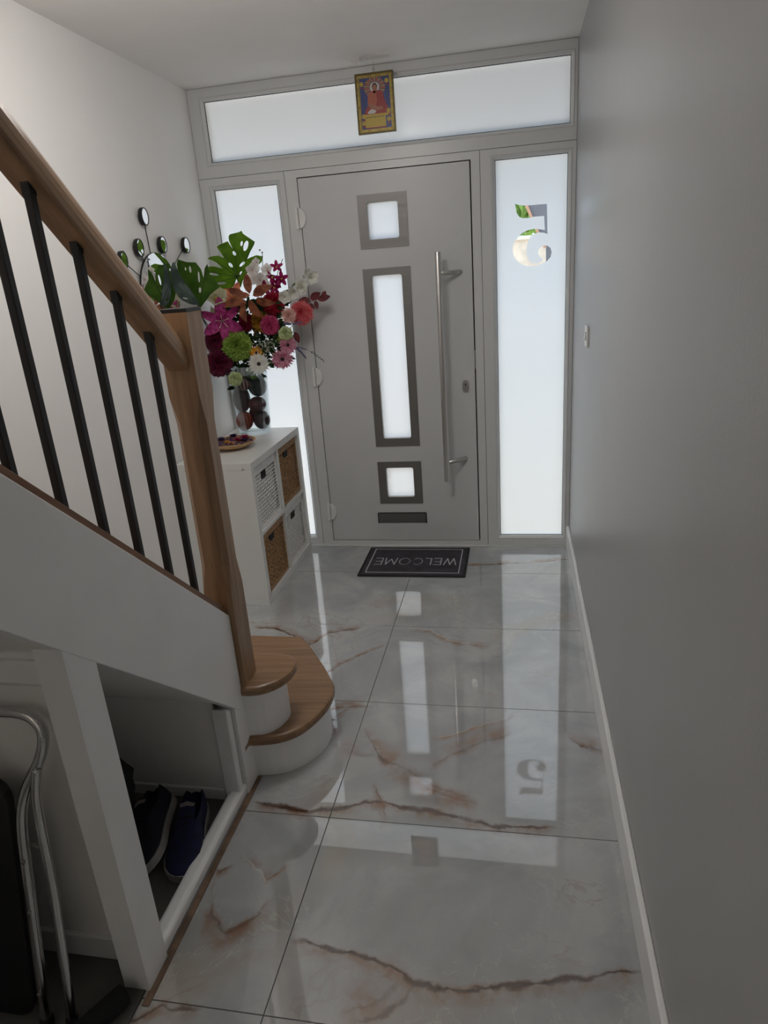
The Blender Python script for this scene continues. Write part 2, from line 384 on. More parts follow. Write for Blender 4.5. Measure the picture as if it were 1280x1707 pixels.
# ------------------------------------------------------------------ room shell
XL, H, YB, YW = -1.966, 2.546, -6.6, -2.75
struct(MB().box(XL-0.12, XL, YB, 0.10, -0.05, 5.3), 'wall_left', M['wall'], 'long white painted wall on the staircase side')
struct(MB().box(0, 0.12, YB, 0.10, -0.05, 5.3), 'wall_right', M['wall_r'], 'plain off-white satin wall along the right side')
struct(MB().box(XL-0.12, 0.12, YB-0.12, YB, -0.05, 5.3), 'wall_back', M['wall'], 'white wall behind the viewer')
struct(MB().box(XL-0.12, 0.12, YW, 0.10, H, H+0.14).box(-1.12, 0.12, YB-0.12, YW, H, H+0.14), 'ceiling', M['ceil'], 'flat white ceiling above the hall')
struct(MB().box(XL-0.12, 0.12, YW, YW+0.1, H+0.14, 5.3).box(-1.12, -1.02, YB, YW, H+0.14, 5.3), 'wall_stairwell', M['wall'], 'white upper walls around the stair opening')
struct(MB().box(XL-0.12, 0.12, YB-0.12, YW+0.1, 5.3, 5.4), 'ceiling_landing', M['ceil'], 'white ceiling over the upper landing')
struct(MB().box(XL-0.3, 0.3, 0.0, 0.10, H, 5.4).box(XL-3.5, XL, 0.0, 0.10, -0.05, 5.4).box(0.0, 3.5, 0.0, 0.10, -0.05, 5.4), 'wall_front', M['brick'], 'house front around the entrance, outside')
struct(MB().box(-0.016, 0, YB, 0.0, 0, 0.125), 'baseboard_right', M['gloss'], 'white gloss skirting board along the right wall', bevel=0.004)
struct(MB().box(XL, XL+0.016, -1.40, -0.001, 0, 0.125), 'baseboard_left', M['gloss'], 'white skirting board behind the cube shelf', bevel=0.004)

fl = struct(MB().box(XL-0.1, 0.12, YB, 0.06, -0.06, -0.006), 'floor', M['grout'], 'hall floor of large polished marble tiles')
cj, r0, rd = -0.875, -0.394, -0.6046
g = 0.0013
rows = [(0.06, r0)] + [(r0 + rd*i, r0 + rd*(i+1)) for i in range(10)]
cols = [(XL, cj), (cj, 0.0)]
for yt, yb in rows:
    for x0, x1 in cols:
        xa = x0
        if x0 < -1 and yb < -2.05: xa = -1.18
        if yt < -2.05 or x0 > -1 or yb > -2.05:
            pass
        if x0 < -1 and yt > -2.05 > yb:   # tile notched round the stair foot
            mb = MB().prism([(-1.18, yb+g), (x1-g, yb+g), (x1-g, yt-g), (XL, yt-g), (XL, -2.05), (-1.18, -2.05)], 'z', -0.006, 0.0)
        else:
            mb = MB().box(xa, x1-g if x1 < -0.1 else x1, max(yb+g, YB), yt-g, -0.006, 0.0)
            if xa == cj: mb = MB().box(xa+g, x1, max(yb+g, YB), yt-g, -0.006, 0.0)
        if max(yb, YB) >= yt: continue
        mb.build('tile', M['marble'], fl, bevel=0.0006)
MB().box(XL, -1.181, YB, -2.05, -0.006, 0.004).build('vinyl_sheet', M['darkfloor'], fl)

# ------------------------------------------------------------------ front: windows and door
def ring_bar(x0, x1, z0, z1, gx0, gx1, gz0, gz1):
    e = 0.0012; b = 0.020
    return curve_plate(rect(x0+e, x1-e, z0+e, z1-e), [rect(gx0-b, gx1+b, gz0-b, gz1+b)], 0.0, 0.07)
def bead(gx0, gx1, gz0, gz1):
    b = 0.020; mb = MB()
    o = [(gx0-b, gz0-b), (gx1+b, gz0-b), (gx1+b, gz1+b), (gx0-b, gz1+b)]
    i = [(gx0, gz0), (gx1, gz0), (gx1, gz1), (gx0, gz1)]
    prof = [(0.0, 0.002), (0.25, -0.002), (0.8, 0.006), (1.0, 0.016), (1.0, 0.060), (0.0, 0.060)]
    for k in range(4):
        k2 = (k+1) % 4; rowsv = []
        for t, y in prof + [prof[0]]:
            pa = [o[k][j]*(1-t) + i[k][j]*t for j in (0, 1)]; pb = [o[k2][j]*(1-t) + i[k2][j]*t for j in (0, 1)]
            rowsv.append([(pa[0], y, pa[1]), (pb[0], y, pb[1])])
        mb.strip(rowsv)
    return mb
def pane(gx0, gx1, gz0, gz1, film=True, y=0.022):
    mb = MB(); x0, x1, z0, z1, y1 = gx0-0.006, gx1+0.006, gz0-0.006, gz1+0.006, y+0.008
    P = [(x0, y, z0), (x1, y, z0), (x1, y1, z0), (x0, y1, z0), (x0, y, z1), (x1, y, z1), (x1, y1, z1), (x0, y1, z1)]
    mb.hexa(P)
    if film: mb.mi = [0, 0, 1, 0, 0, 0]
    return mb
def window(n, label, x0, x1, z0, z1, gx0, gx1, gz0, gz1, five=None):
    root = ring_bar(x0, x1, z0, z1, gx0, gx1, gz0, gz1).build('window_%d' % n, M['upvc'], bevel=0.002)
    tag(root, label, kind='structure')
    bead(gx0, gx1, gz0, gz1).build('glazing_bead', M['upvc'], root)
    gk = 0.0022
    curve_plate(rect(gx0-0.004, gx1+0.004, gz0-0.004, gz1+0.004), [rect(gx0+gk, gx1-gk, gz0+gk, gz1-gk)], 0.0165, 0.0215).build('gasket', M['gap'], root)
    if five is None:
        pane(gx0, gx1, gz0, gz1).build('pane', [M['glass'], M['frost']], root)
    else:
        pane(gx0, gx1, gz0, gz1, False).build('pane', M['glass'], root)
        f = curve_plate(rect(gx0, gx1, gz0, gz1), [five], 0.0212, 0.0212)
        f.build('frosted_film', M['frost'], root)['label'] = 'frosted film with the house number 5 left clear'
    return root
FIVE_RAW = [(-0.2955, 1.8652), (-0.2799, 1.8586), (-0.2576, 1.8536), (-0.2353, 1.8517), (-0.1854, 1.8516), (-0.1385, 1.8512), (-0.1362, 1.7795), (-0.1345, 1.7105), (-0.1541, 1.7185), (-0.1765, 1.7213), (-0.1961, 1.7181), (-0.2186, 1.7054), (-0.2327, 1.6807), (-0.2396, 1.6433), (-0.2368, 1.6104), (-0.2243, 1.5849), (-0.2072, 1.5743), (-0.1788, 1.5745), (-0.1601, 1.5819), (-0.1562, 1.5936), (-0.1647, 1.5997), (-0.1744, 1.6069), (-0.1801, 1.6226), (-0.1773, 1.6376), (-0.165, 1.6512), (-0.1481, 1.657), (-0.1324, 1.6536), (-0.1188, 1.6423), (-0.113, 1.623), (-0.1179, 1.599), (-0.1363, 1.5802), (-0.1645, 1.568), (-0.1958, 1.5614), (-0.2243, 1.5613), (-0.2586, 1.5709), (-0.2872, 1.5922), (-0.3042, 1.6154), (-0.3097, 1.6486), (-0.3049, 1.6781), (-0.2836, 1.7051), (-0.2581, 1.7256), (-0.2299, 1.7368), (-0.2018, 1.7398), (-0.1794, 1.737), (-0.1475, 1.7302), (-0.1494, 1.7621), (-0.1513, 1.797), (-0.2019, 1.797), (-0.2354, 1.794), (-0.2578, 1.7947), (-0.2746, 1.8014), (-0.2885, 1.8237)]
window(1, 'wide frosted transom window above the door', XL, 0, 2.123, H, -1.883, -0.032, 2.20, 2.484)
window(2, 'narrow frosted side window left of the door, behind the flowers', XL, -1.487, 0, 2.123, -1.893, -1.536, 0.063, 2.066)
window(3, 'narrow frosted side window right of the door with a clear number 5', -0.467, 0, 0, 2.123, -0.393, -0.039, 0.063, 2.072, FIVE_RAW)
struct(MB().box(XL, 0, 0.012, 0.06, 2.119, 2.127).box(-1.491, -1.483, 0.012, 0.06, 0, 2.12).box(-0.471, -0.463, 0.012, 0.06, 0, 2.12), 'trim_1', M['gap'], 'dark joints between the door and window frames')
# door
dr = curve_plate(rect(-1.4858, -0.4682, 0.001, 2.1218), [rect(-1.4215, -0.5125, 0.033, 2.0855)], 0.0, 0.07).build('door_1', M['upvc'], bevel=0.0015)
tag(dr, 'white front door in a white frame with steel-edged frosted lights', kind='structure')
MB().box(-1.47, -0.48, 0.045, 0.068, 0.02, 2.10).build('weather_seal', M['gap'], dr)
hx = (-1.057, -0.893)
lights = [(1.752, 1.933, 1.708, 1.972), (0.672, 1.572, 0.625, 1.608), (0.313, 0.495, 0.2725, 0.532)]
leaf = curve_plate(rect(-1.4165, -0.5195, 0.037, 2.080), [rect(hx[0]-0.004, hx[1]+0.004, a-0.004, b+0.004) for a, b, c, d in lights], 0.0, 0.044)
leaf = leaf.build('leaf', M['door'], dr, bevel=0.0012)
sealcut = curve_plate(rect(-1.47, -0.48, 0.02, 2.10), [rect(hx[0]-0.004, hx[1]+0.004, a-0.004, b+0.004) for a, b, c, d in lights], 0.0445, 0.068)
bpy.data.objects.remove([o for o in dr.children if o.name.startswith('weather_seal')][0])
sealcut.build('weather_seal', M['gap'], dr)
for a, b, c, d in lights:
    s_ = curve_plate(rect(-1.105, -0.845, c, d), [rect(hx[0], hx[1], a, b, 0.012)], -0.004, 0.004).build('light_surround', M['steel_ring'], dr, bevel=0.001)
    curve_plate(rect(hx[0]-0.003, hx[1]+0.003, a-0.003, b+0.003, 0.013), [rect(hx[0]+0.002, hx[1]-0.002, a+0.002, b-0.002, 0.011)], 0.004, 0.024).build('reveal', M['upvc'], s_)
    pane(hx[0], hx[1], a, b, True, 0.024).build('pane', [M['glass'], M['frost']], s_)
hd = MB().tube([(-0.686, -0.10, 0.437), (-0.686, -0.10, 1.665)], 0.0155, 16).build('pull_handle', M['steel'], dr, smooth=True, bevel=0.001)
for z in (1.56, 0.545):
    MB().tube([(-0.683, -0.098, z), (-0.590, -0.012, z), (-0.583, 0.0, z)], [0.0115, 0.0115, 0.0125], 14).build('bracket', M['steel'], hd, smooth=True)
lk = curve_plate(rect(-0.589, -0.555, 0.928, 0.992, 0.0168, 6), [], -0.009, 0.0).build('lock', M['steel'], dr, bevel=0.002)
lk['label'] = 'oval steel key escutcheon'
MB().tube([(-0.572, -0.014, 0.968), (-0.572, -0.008, 0.968)], 0.0085, 14).build('cylinder', M['chrome'], lk)
MB().box(-0.5735, -0.5705, -0.0155, -0.0135, 0.962, 0.974).build('keyhole', M['gap'], lk)
MB().box(-0.5200, -0.5135, -0.001, 0.02, 1.05, 1.15).build('latch_plate', M['chrome'], dr, bevel=0.001)
for hz, hxx in ((1.889, -1.424), (1.048, -1.422), (0.226, -1.416)):
    pts = [(hxx-0.002, hz-0.052)] + [(hxx-0.002+0.038*math.sin(t), hz-0.052*math.cos(t)) for t in [math.pi*i/12 for i in range(1, 12)]] + [(hxx-0.002, hz+0.052)]
    h_ = MB().prism(pts, 'y', -0.016, 0.0).build('hinge', M['plastic'], dr, bevel=0.004)
    MB().prism(rect(hxx-0.020, hxx-0.004, hz-0.055, hz+0.055, 0.006), 'y', -0.020, 0.0).build('hinge_barrel', M['plastic'], h_, bevel=0.004)
lp = MB().box(-1.118, -0.836, -0.006, 0.0, 0.150, 0.211).build('letter_plate', M['steel_ring'], dr, bevel=0.0015)
for x in (-1.126, -0.834): MB().box(x, x+0.006, -0.008, 0.0, 0.148, 0.213).build('end_cap', M['gap'], lp)
MB().box(-1.12, -0.834, -0.008, 0.0, 0.2105, 0.2145).build('top_lip', M['gap'], lp)
struct(MB().box(XL, 0.0, -0.012, 0.07, -0.005, 0.0025), 'trim_2', M['upvc'], 'thin white sill strip at the foot of the door frame')

# ------------------------------------------------------------------ staircase
ST = thing('staircase', 'oak staircase with newel, handrail, black balusters and white side string', 'staircase', (-1.55, -2.05, 0))
def zs_top(y): return 0.620 + 0.905*(-2.063 - y)
def zs_bot(y): return 0.272 + 0.919*(-2.068 - y)
T1 = smooth_poly([(-1.152, -2.076), (-1.077, -2.061), (-1.013, -2.018), (-0.967, -1.928), (-0.946, -1.833), (-0.956, -1.749), (-0.985, -1.700), (-1.045, -1.603), (-1.113, -1.504)], 2, False) + [(-1.183, -1.412), (-1.94, -1.412), (-1.94, -2.12), (-1.168, -2.12), (-1.168, -2.076)]
MB().prism(T1, 'z', 0.140, 0.175).build('tread', M['oak_x'], ST, bevel=0.011)
T2 = smooth_poly([(-1.146, -2.078), (-1.101, -2.068), (-1.061, -2.034), (-1.036, -1.993), (-1.026, -1.940), (-1.034, -1.895), (-1.060, -1.870), (-1.101, -1.860)], 2, False) + [(-1.20, -1.858), (-1.94, -1.858), (-1.94, -2.14), (-1.21, -2.14), (-1.21, -2.078)]
MB().prism(T2, 'z', 0.335, 0.370).build('tread', M['oak_x'], ST, bevel=0.011)
R1 = smooth_poly([(-1.168, -2.046), (-1.089, -2.034), (-1.019, -1.984), (-0.972, -1.90), (-0.964, -1.813), (-0.995, -1.72), (-1.065, -1.615), (-1.13, -1.52)], 2, False) + [(-1.19, -1.437), (-1.94, -1.437), (-1.94, -2.10), (-1.20, -2.10), (-1.20, -2.046)]
MB().prism(R1, 'z', 0.0, 0.141).build('riser', M['gloss'], ST, smooth=False)
R2 = smooth_poly([(-1.168, -2.062), (-1.112, -2.052), (-1.078, -2.012), (-1.063, -1.955), (-1.075, -1.905), (-1.12, -1.885)], 2, False) + [(-1.21, -1.883), (-1.94, -1.883), (-1.94, -2.10), (-1.21, -2.10), (-1.21, -2.062)]
MB().prism(R2, 'z', 0.1745, 0.336).build('riser', M['gloss'], ST)
for i in range(8):
    z = 0.370 + 0.195*(i+1); y = -2.085 - 0.2165*i
    MB().box(-1.94, -1.203, y-0.238, y, z-0.032, z).build('tread', M['oak_x'], ST, bevel=0.008)
    MB().box(-1.94, -1.203, y-0.045, y-0.025, z-0.195, z-0.032).build('riser', M['gloss'], ST)
ye = -3.75
MB().prism([(-2.070, zs_bot(-2.070)), (-2.070, zs_top(-2.070)), (ye, zs_top(ye)), (ye, zs_bot(ye))], 'x', -1.200, -1.168).build('string_board', M['gloss'], ST, bevel=0.002)
MB().prism([(-2.066, zs_top(-2.066)), (-2.066, zs_top(-2.066)+0.024), (ye, zs_top(ye)+0.024), (ye, zs_top(ye))], 'x', -1.222, -1.174).build('base_rail', M['oak_cap'], ST, bevel=0.002)
# newel post: square ends, stop-chamfered shaft
def newel():
    cx, cy, h = -1.196, -2.022, 0.0455
    mb = MB(); levels = [(0.352, 0.0), (0.70, 0.0), (0.79, 0.019), (1.225, 0.019), (1.305, 0.0), (1.527, 0.0)]
    vs = []
    for z, c in levels:
        c = max(c, 0.0012)
        for px, py in [(-h+c, -h), (h-c, -h), (h, -h+c), (h, h-c), (h-c, h), (-h+c, h), (-h, h-c), (-h, -h+c)]: vs.append((cx+px, cy+py, z))
    fs = [(i*8+j, i*8+(j+1) % 8, (i+1)*8+(j+1) % 8, (i+1)*8+j) for i in range(len(levels)-1) for j in range(8)] + [tuple(range(8))[::-1], tuple(range(40, 48))]
    mb.add(vs, fs); return mb
nw = newel().build('newel_post', M['oak_z'], ST)
MB().box(-1.2425, -1.1495, -2.0685, -1.9755, 1.527, 1.537).build('newel_cap', M['black'], nw, bevel=0.0015)
# handrail
def zr(y): return 1.784 - 0.885*(y + 2.53)
sec = [(-0.029, 0.0), (0.029, 0.0), (0.0325, 0.010), (0.034, 0.030), (0.0335, 0.050), (0.030, 0.068), (0.0235, 0.083), (0.014, 0.094), (0.0, 0.098),
       (-0.014, 0.094), (-0.0235, 0.083), (-0.030, 0.068), (-0.0335, 0.050), (-0.034, 0.030), (-0.0325, 0.010)]
mb = MB(); n = len(sec); xr = -1.200
vs = [(xr+a, -2.0665, zr(-2.0665)+b) for a, b in sec] + [(xr+a, ye, zr(ye)+b) for a, b in sec]
mb.add(vs, [tuple(range(n)), tuple(range(n, 2*n))[::-1]] + [(i, n+i, n+(i+1) % n, (i+1) % n) for i in range(n)])
mb.build('handrail', M['oak_rail'], ST, bevel=0.002)
for i in range(13):
    y = -2.190 - 0.1155*i; h = 0.0085
    zb, zt = zs_top(y)+0.012, zr(y)+0.02
    b_ = MB().box(-1.2-h, -1.2+h, y-h, y+h, zb, zt).build('baluster', M['black'], ST, bevel=0.002)
    e = 0.0096
    MB().hexa([(-1.2-e, y-e, zr(y)-0.016), (-1.2+e, y-e, zr(y)-0.016), (-1.2+e, y+e, zr(y)-0.016), (-1.2-e, y+e, zr(y)-0.016),
               (-1.2-e, y-e, zr(y-e)+0.004), (-1.2+e, y-e, zr(y-e)+0.004), (-1.2+e, y+e, zr(y+e)+0.004), (-1.2-e, y+e, zr(y+e)+0.004)]).build('ferrule', M['black'], b_, bevel=0.0015)
MB().prism([(-2.10, zs_bot(-2.10)+0.012), (-2.10, zs_bot(-2.10)+0.03), (ye, zs_bot(ye)+0.03), (ye, zs_bot(ye)+0.012)], 'x', -1.94, -1.20).build('soffit', M['wall'], ST)

# under-stair framing
def zb(y): return zs_bot(y) + 0.0005
struct(MB().prism([(-2.046, 0.0), (-2.046, 0.3345), (-2.070, 0.3345), (-2.070, zb(-2.070)), (-2.135, zb(-2.135)), (-2.135, 0.0)], 'x', -1.215, -1.1685), 'trim_3', M['gloss'], 'short white upright beside the bottom step', bevel=0.001)
struct(MB().prism([(-2.150, 0.02), (-2.150, zb(-2.150)-0.008), (-2.178, zb(-2.178)-0.018), (-2.178, 0.02)], 'x', -1.23, -1.176), 'trim_4', M['gloss'], 'white batten at the right side of the shoe recess', bevel=0.005)
struct(MB().prism([(-2.705, 0.0), (-2.705, zb(-2.705)), (-2.795, zb(-2.795)), (-2.795, 0.0)], 'x', -1.235, -1.1685), 'trim_5', M['gloss'], 'broad white post left of the shoe recess', bevel=0.001)
struct(MB().prism(rect(-1.218, -1.172, 0.0, 0.046, 0.014), 'y', -2.7045, -2.1355), 'trim_6', M['gloss'], 'rounded white sill along the front of the shoe recess')
struct(MB().box(-1.1715, -1.154, -2.83, -2.052, 0.0005, 0.003), 'trim_7', M['strip'], 'thin bare timber strip at the foot of the white frame')
struct(MB().prism([(-2.165, 0.0), (-2.165, zb(-2.165)+0.028), (-2.150, zb(-2.15)+0.028), (-2.150, 0.0)], 'x', -1.94, -1.232), 'wall_recess_end', M['wall'], 'shadowed white end wall inside the shoe recess')
struct(MB().prism([(-2.720, 0.0), (-2.720, zb(-2.720)+0.02), (-2.706, zb(-2.706)+0.02), (-2.706, 0.0)], 'x', XL, -1.2355), 'wall_partition', M['wall'], 'white partition between the two under-stair recesses')
struct(MB().box(XL, -1.236, -2.734, -2.7205, 0.004, 0.075), 'baseboard_partition', M['gloss'], 'low white skirting on the under-stair partition', bevel=0.003)
struct(MB().box(-1.94, -1.232, -2.175, -2.1655, 0.004, 0.045), 'baseboard_recess', M['gloss'], 'low white skirting inside the shoe recess', bevel=0.003)
struct(MB().prism([(-2.7205, 0.80), (-2.731, 0.815), (-2.731, 0.835), (-2.742, 0.842), (-2.742, 0.878), (-2.752, 0.89), (-2.752, 0.905), (-2.7205, 0.905)], 'x', XL, -1.2355), 'trim_8', M['gloss'], 'moulded white rail high on the under-stair partition')

# ------------------------------------------------------------------ cube shelf
cab = thing('cube_shelf', 'white two-by-two cube shelf unit against the left wall', 'shelf', (-1.755, -0.42, 0))
x0, x1, y0, y1 = XL+0.018, -1.558, -0.816, -0.030
MB().box(x0, x1, y0, y1, 0.727, 0.765).build('top_board', M['lam'], cab, bevel=0.0015)
MB().box(x0, x1, y0, y1, 0.0, 0.038).build('bottom_board', M['lam'], cab, bevel=0.0015)
for a in (y0, y1-0.038): MB().box(x0, x1, a, a+0.038, 0.0385, 0.7265).build('side_board', M['lam'], cab, bevel=0.001)
MB().box(x0+0.01, x1-0.001, -0.431, -0.415, 0.0385, 0.7265).build('upright_divider', M['lam'], cab)
for a, b in ((y0+0.0385, -0.4315), (-0.4145, y1-0.0385)): MB().box(x0+0.01, x1-0.001, a, b, 0.375, 0.391).build('shelf_board', M['lam'], cab)
MB().box(x0, x0+0.008, y0+0.0385, y1-0.0385, 0.0385, 0.7265).build('back_board', M['lam'], cab)
for x in (-1.60, -1.90): MB().tube([(x, y0-0.0012, 0.735), (x, y0+0.001, 0.735)], 0.006, 12).build('screw_cap', M['steel'], cab)

def basket(label, ya, yb, za, zb_, brown):
    root = thing('storage_basket', label, 'basket', ((x0+x1)/2, (ya+yb)/2, za), 'woven baskets in the cube shelf')
    m = M['bbask'] if brown else M['wbask']
    xf = x1 - 0.014; W = yb - ya; Hh = zb_ - za
    rim = 0.040 if not brown else 0.034
    # sides, floor and back
    MB().box(x0+0.03, xf-0.004, ya, ya+0.006, za, zb_).box(x0+0.03, xf-0.004, yb-0.006, yb, za, zb_).box(x0+0.02, x0+0.03, ya, yb, za, zb_).build('shell', m, root)
    MB().box(xf-0.030, xf-0.026, ya+0.008, yb-0.008, za+0.004, zb_-0.02).box(x0+0.04, xf-0.03, ya+0.008, yb-0.008, za, za+0.004).build('inner_shade', M['dark'] if brown else M['bask_shade_w'], root)  # near-black sheet and floor; shade inside the basket put into the colour
    hw, hh = 0.030, 0.018; hy = (ya+yb)/2 - 0.02; hz = zb_ - rim - 0.004 - hh if not brown else zb_ - rim - hh
    curve = MB()
    pitch = 0.0185 if not brown else 0.0138
    nr = int((Hh - rim - 0.02)/pitch); ns = 13 if not brown else 14
    th = 0.0092 if not brown else 0.0082
    gap_w = 0.036
    ystop = yb - 0.012
    for r in range(nr):
        z = za + 0.018 + pitch*(r+0.5); rowsv = []
        nseg = ns*2
        for k in range(nseg+4):
            t = k/(nseg+3); y = ya + 0.008 + t*(ystop - ya - 0.008)
            if abs(y-hy) < hw+0.002 and abs(z-hz) < hh+0.004:
                if len(rowsv) > 1: curve.strip([list(a) for a in rowsv])
                rowsv = []; continue
            dx = 0.0032*math.cos(math.pi*k*0.5*1.0 + math.pi*r) if y < ystop-gap_w else 0.0
            hh2 = (th if y < ystop-gap_w else th*0.48)/2
            wob = 0.0012*math.sin(y*60 + r*1.7)
            xx = xf - 0.005 + dx
            rowsv.append([(xx-0.002, y, z-hh2+wob), (xx+0.002, y, z-hh2*0.8+wob), (xx+0.002, y, z+hh2*0.8+wob), (xx-0.002, y, z+hh2+wob), (xx-0.002, y, z-hh2+wob)])
        if len(rowsv) > 1: curve.strip([list(a) for a in rowsv])
    o = curve.build('weave', m, root); o['kind'] = 'stuff'
    st = MB()
    for k in range(ns):
        y = ya + 0.012 + (k+0.5)/ns*(ystop-gap_w-ya-0.012)
        top = zb_-rim+0.004
        if abs(y-hy) < hw+0.003: top = hz-hh
        st.box(xf-0.008, xf-0.0025, y-0.0022, y+0.0022, za+0.014, top)
    o = st.build('stakes', m, root); o['kind'] = 'stuff'
    MB().box(xf-0.010, xf, ya, yb, zb_-rim, zb_).build('rim', m, root, bevel=0.003)
    MB().box(xf-0.010, xf, ya, ya+0.011, za, zb_-rim).box(xf-0.010, xf, yb-0.011, yb, za, zb_-rim).box(xf-0.010, xf, ya+0.011, yb-0.011, za, za+0.018).build('front_frame', m, root, bevel=0.002)
    MB().box(xf-0.012, xf-0.001, hy-hw, hy+hw, hz-hh, hz+hh).build('slot_shade', M['gap'], root)  # black block in the hand hole, its inner shade put into the colour
    return root
basket('white woven basket in the upper near cube of the white shelf', -0.772, -0.437, 0.3925, 0.716, False)
basket('brown woven basket in the upper cube next to the door', -0.409, -0.074, 0.3925, 0.716, True)
basket('brown woven basket in the lower cube nearest the stairs', -0.772, -0.437, 0.0395, 0.362, True)
basket('white woven basket in the lower cube next to the door', -0.409, -0.074, 0.0395, 0.362, False)

# ------------------------------------------------------------------ doormat
dm = thing('doormat', 'charcoal doormat with pale border and WELCOME in front of the door', 'doormat', (-0.872, -0.25, 0))
MB().prism(rect(-1.175, -0.572, -0.456, -0.046, 0.008), 'z', 0.0, 0.007).build('binding', M['mat_edge'], dm, bevel=0.003)
MB().prism(rect(-1.160, -0.587, -0.441, -0.061, 0.004), 'z', 0.0055, 0.0085).build('pile', M['mat'], dm)
curve_plate(rect(-1.137, -0.610, -0.418, -0.082), [rect(-1.1315, -0.6155, -0.4125, -0.0875)], 0.0086, 0.0092, 'z').build('border_line', M['mat_print'], dm)
STROKES = {'W': (1.25, [[(0, 1), (0.3, 0), (0.625, 0.95), (0.95, 0), (1.25, 1)]]), 'E': (0.72, [[(0.72, 0), (0, 0), (0, 1), (0.72, 1)], [(0, 0.52), (0.62, 0.52)]]),
           'L': (0.62, [[(0, 1), (0, 0), (0.62, 0)]]), 'C': (0.95, [[(0.95*0.5 + 0.5*math.cos(a), 0.5+0.5*math.sin(a)) for a in [R(50 + 260*i/16) for i in range(17)]]]),
           'O': (1.1, [[(0.55 + 0.55*math.cos(a), 0.5+0.5*math.sin(a)) for a in [R(360*i/24) for i in range(25)]]]), 'M': (1.2, [[(0, 0), (0.14, 1), (0.6, 0.15), (1.06, 1), (1.2, 0)]])}
word = 'WELCOME'; gapw = 0.33; tot = sum(STROKES[c][0] for c in word) + gapw*6
hgt = 0.088; sx = 0.468/tot; xx = -0.637
def stroke(mb, pts, w, z0, z1):
    for (ax, ay), (bx, by) in zip(pts[:-1], pts[1:]):
        d = Vector((bx-ax, by-ay)); L = d.length
        if L < 1e-6: continue
        d /= L; nx, ny = -d.y*w, d.x*w; ax2, ay2, bx2, by2 = ax-d.x*w, ay-d.y*w, bx+d.x*w, by+d.y*w
        mb.hexa([(ax2+nx, ay2+ny, z0), (ax2-nx, ay2-ny, z0), (bx2-nx, by2-ny, z0), (bx2+nx, by2+ny, z0), (ax2+nx, ay2+ny, z1), (ax2-nx, ay2-ny, z1), (bx2-nx, by2-ny, z1), (bx2+nx, by2+ny, z1)])
for c in word:
    w, st = STROKES[c]; mb = MB()
    for s_ in st: stroke(mb, [(xx - p[0]*sx, -0.218 - p[1]*hgt) for p in s_], 0.0031, 0.0085, 0.0091)
    mb.build('letter', M['mat_print'], dm)
    xx -= (w + gapw)*sx

# ------------------------------------------------------------------ switch on right wall
sw = thing('wall_switch', 'white light switch plate with dark rocker on the right wall', 'switch', (0, -0.78, 1.275))
MB().box(-0.009, 0, -0.823, -0.737, 1.232, 1.318).build('plate', M['plastic'], sw, bevel=0.003)
MB().hexa([(-0.009, -0.792, 1.262), (-0.009, -0.768, 1.262), (-0.015, -0.768, 1.262), (-0.015, -0.792, 1.262),
           (-0.009, -0.792, 1.288), (-0.009, -0.768, 1.288), (-0.011, -0.768, 1.288), (-0.011, -0.792, 1.288)]).build('rocker', M['plastic'], sw)
MB().box(-0.0098, -0.0088, -0.7965, -0.7635, 1.258, 1.292).build('rocker_gap', M['gap'], sw)

# ------------------------------------------------------------------ framed print hung above the door
def flat(mb, pts, k, mi):
    mb.cur = mi; y = -0.0565 - 0.0002*k
    mb.add([(x, y, z) for x, z in pts], [tuple(range(len(pts)))])
def ell(cx, cz, rx, rz, n=20, a0=0): return [(cx+rx*math.cos(2*math.pi*i/n+a0), cz+rz*math.sin(2*math.pi*i/n+a0)) for i in range(n)]
pc = thing('framed_print', 'small gilt-framed religious print of a seated red-robed figure above the door', 'picture', (-0.9635, -0.05, 2.238))
PM = [plain('print_'+n_, c_, 0.35, vary=0.12, nscale=220) for n_, c_ in (('blue', (0.03, 0.05, 0.19)), ('orange', (0.55, 0.13, 0.03)), ('ochre', (0.42, 0.30, 0.06)), ('white', (0.55, 0.52, 0.5)),
      ('skin', (0.33, 0.13, 0.07)), ('red', (0.30, 0.02, 0.02)), ('hair', (0.03, 0.02, 0.02)), ('gold', (0.50, 0.35, 0.03)), ('robe', (0.42, 0.10, 0.05)), ('ink', (0.05, 0.03, 0.03)))]
fx0, fx1, fz0, fz1 = -1.0585, -0.8685, 2.238, 2.500
curve_plate(rect(fx0, fx1, fz0, fz1), [rect(fx0+0.008, fx1-0.008, fz0+0.008, fz1-0.008)], -0.064, -0.05).build('frame', plain('dark_gilt', (0.10, 0.075, 0.02), 0.4, metal=0.4, vary=0.3, nscale=80), pc, bevel=0.002)
curve_plate(rect(fx0+0.007, fx1-0.007, fz0+0.007, fz1-0.007), [rect(fx0+0.018, fx1-0.018, fz0+0.018, fz1-0.018)], -0.061, -0.05).build('inner_frame', plain('gilt', (0.30, 0.22, 0.06), 0.4, metal=0.5, vary=0.3, nscale=90), pc, bevel=0.002)
mb = MB(); a0, a1, b0, b1 = fx0+0.017, fx1-0.017, fz0+0.017, fz1-0.017; w, h = a1-a0, b1-b0
U = lambda u, v: (a0+u*w, b0+v*h)
flat(mb, [U(0, 0), U(1, 0), U(1, 1), U(0, 1)], 0, 2)
flat(mb, [U(0.03, 0.02), U(0.97, 0.02), U(0.97, 0.985), U(0.03, 0.985)], 1, 0)
hc = (0.5, 0.80)
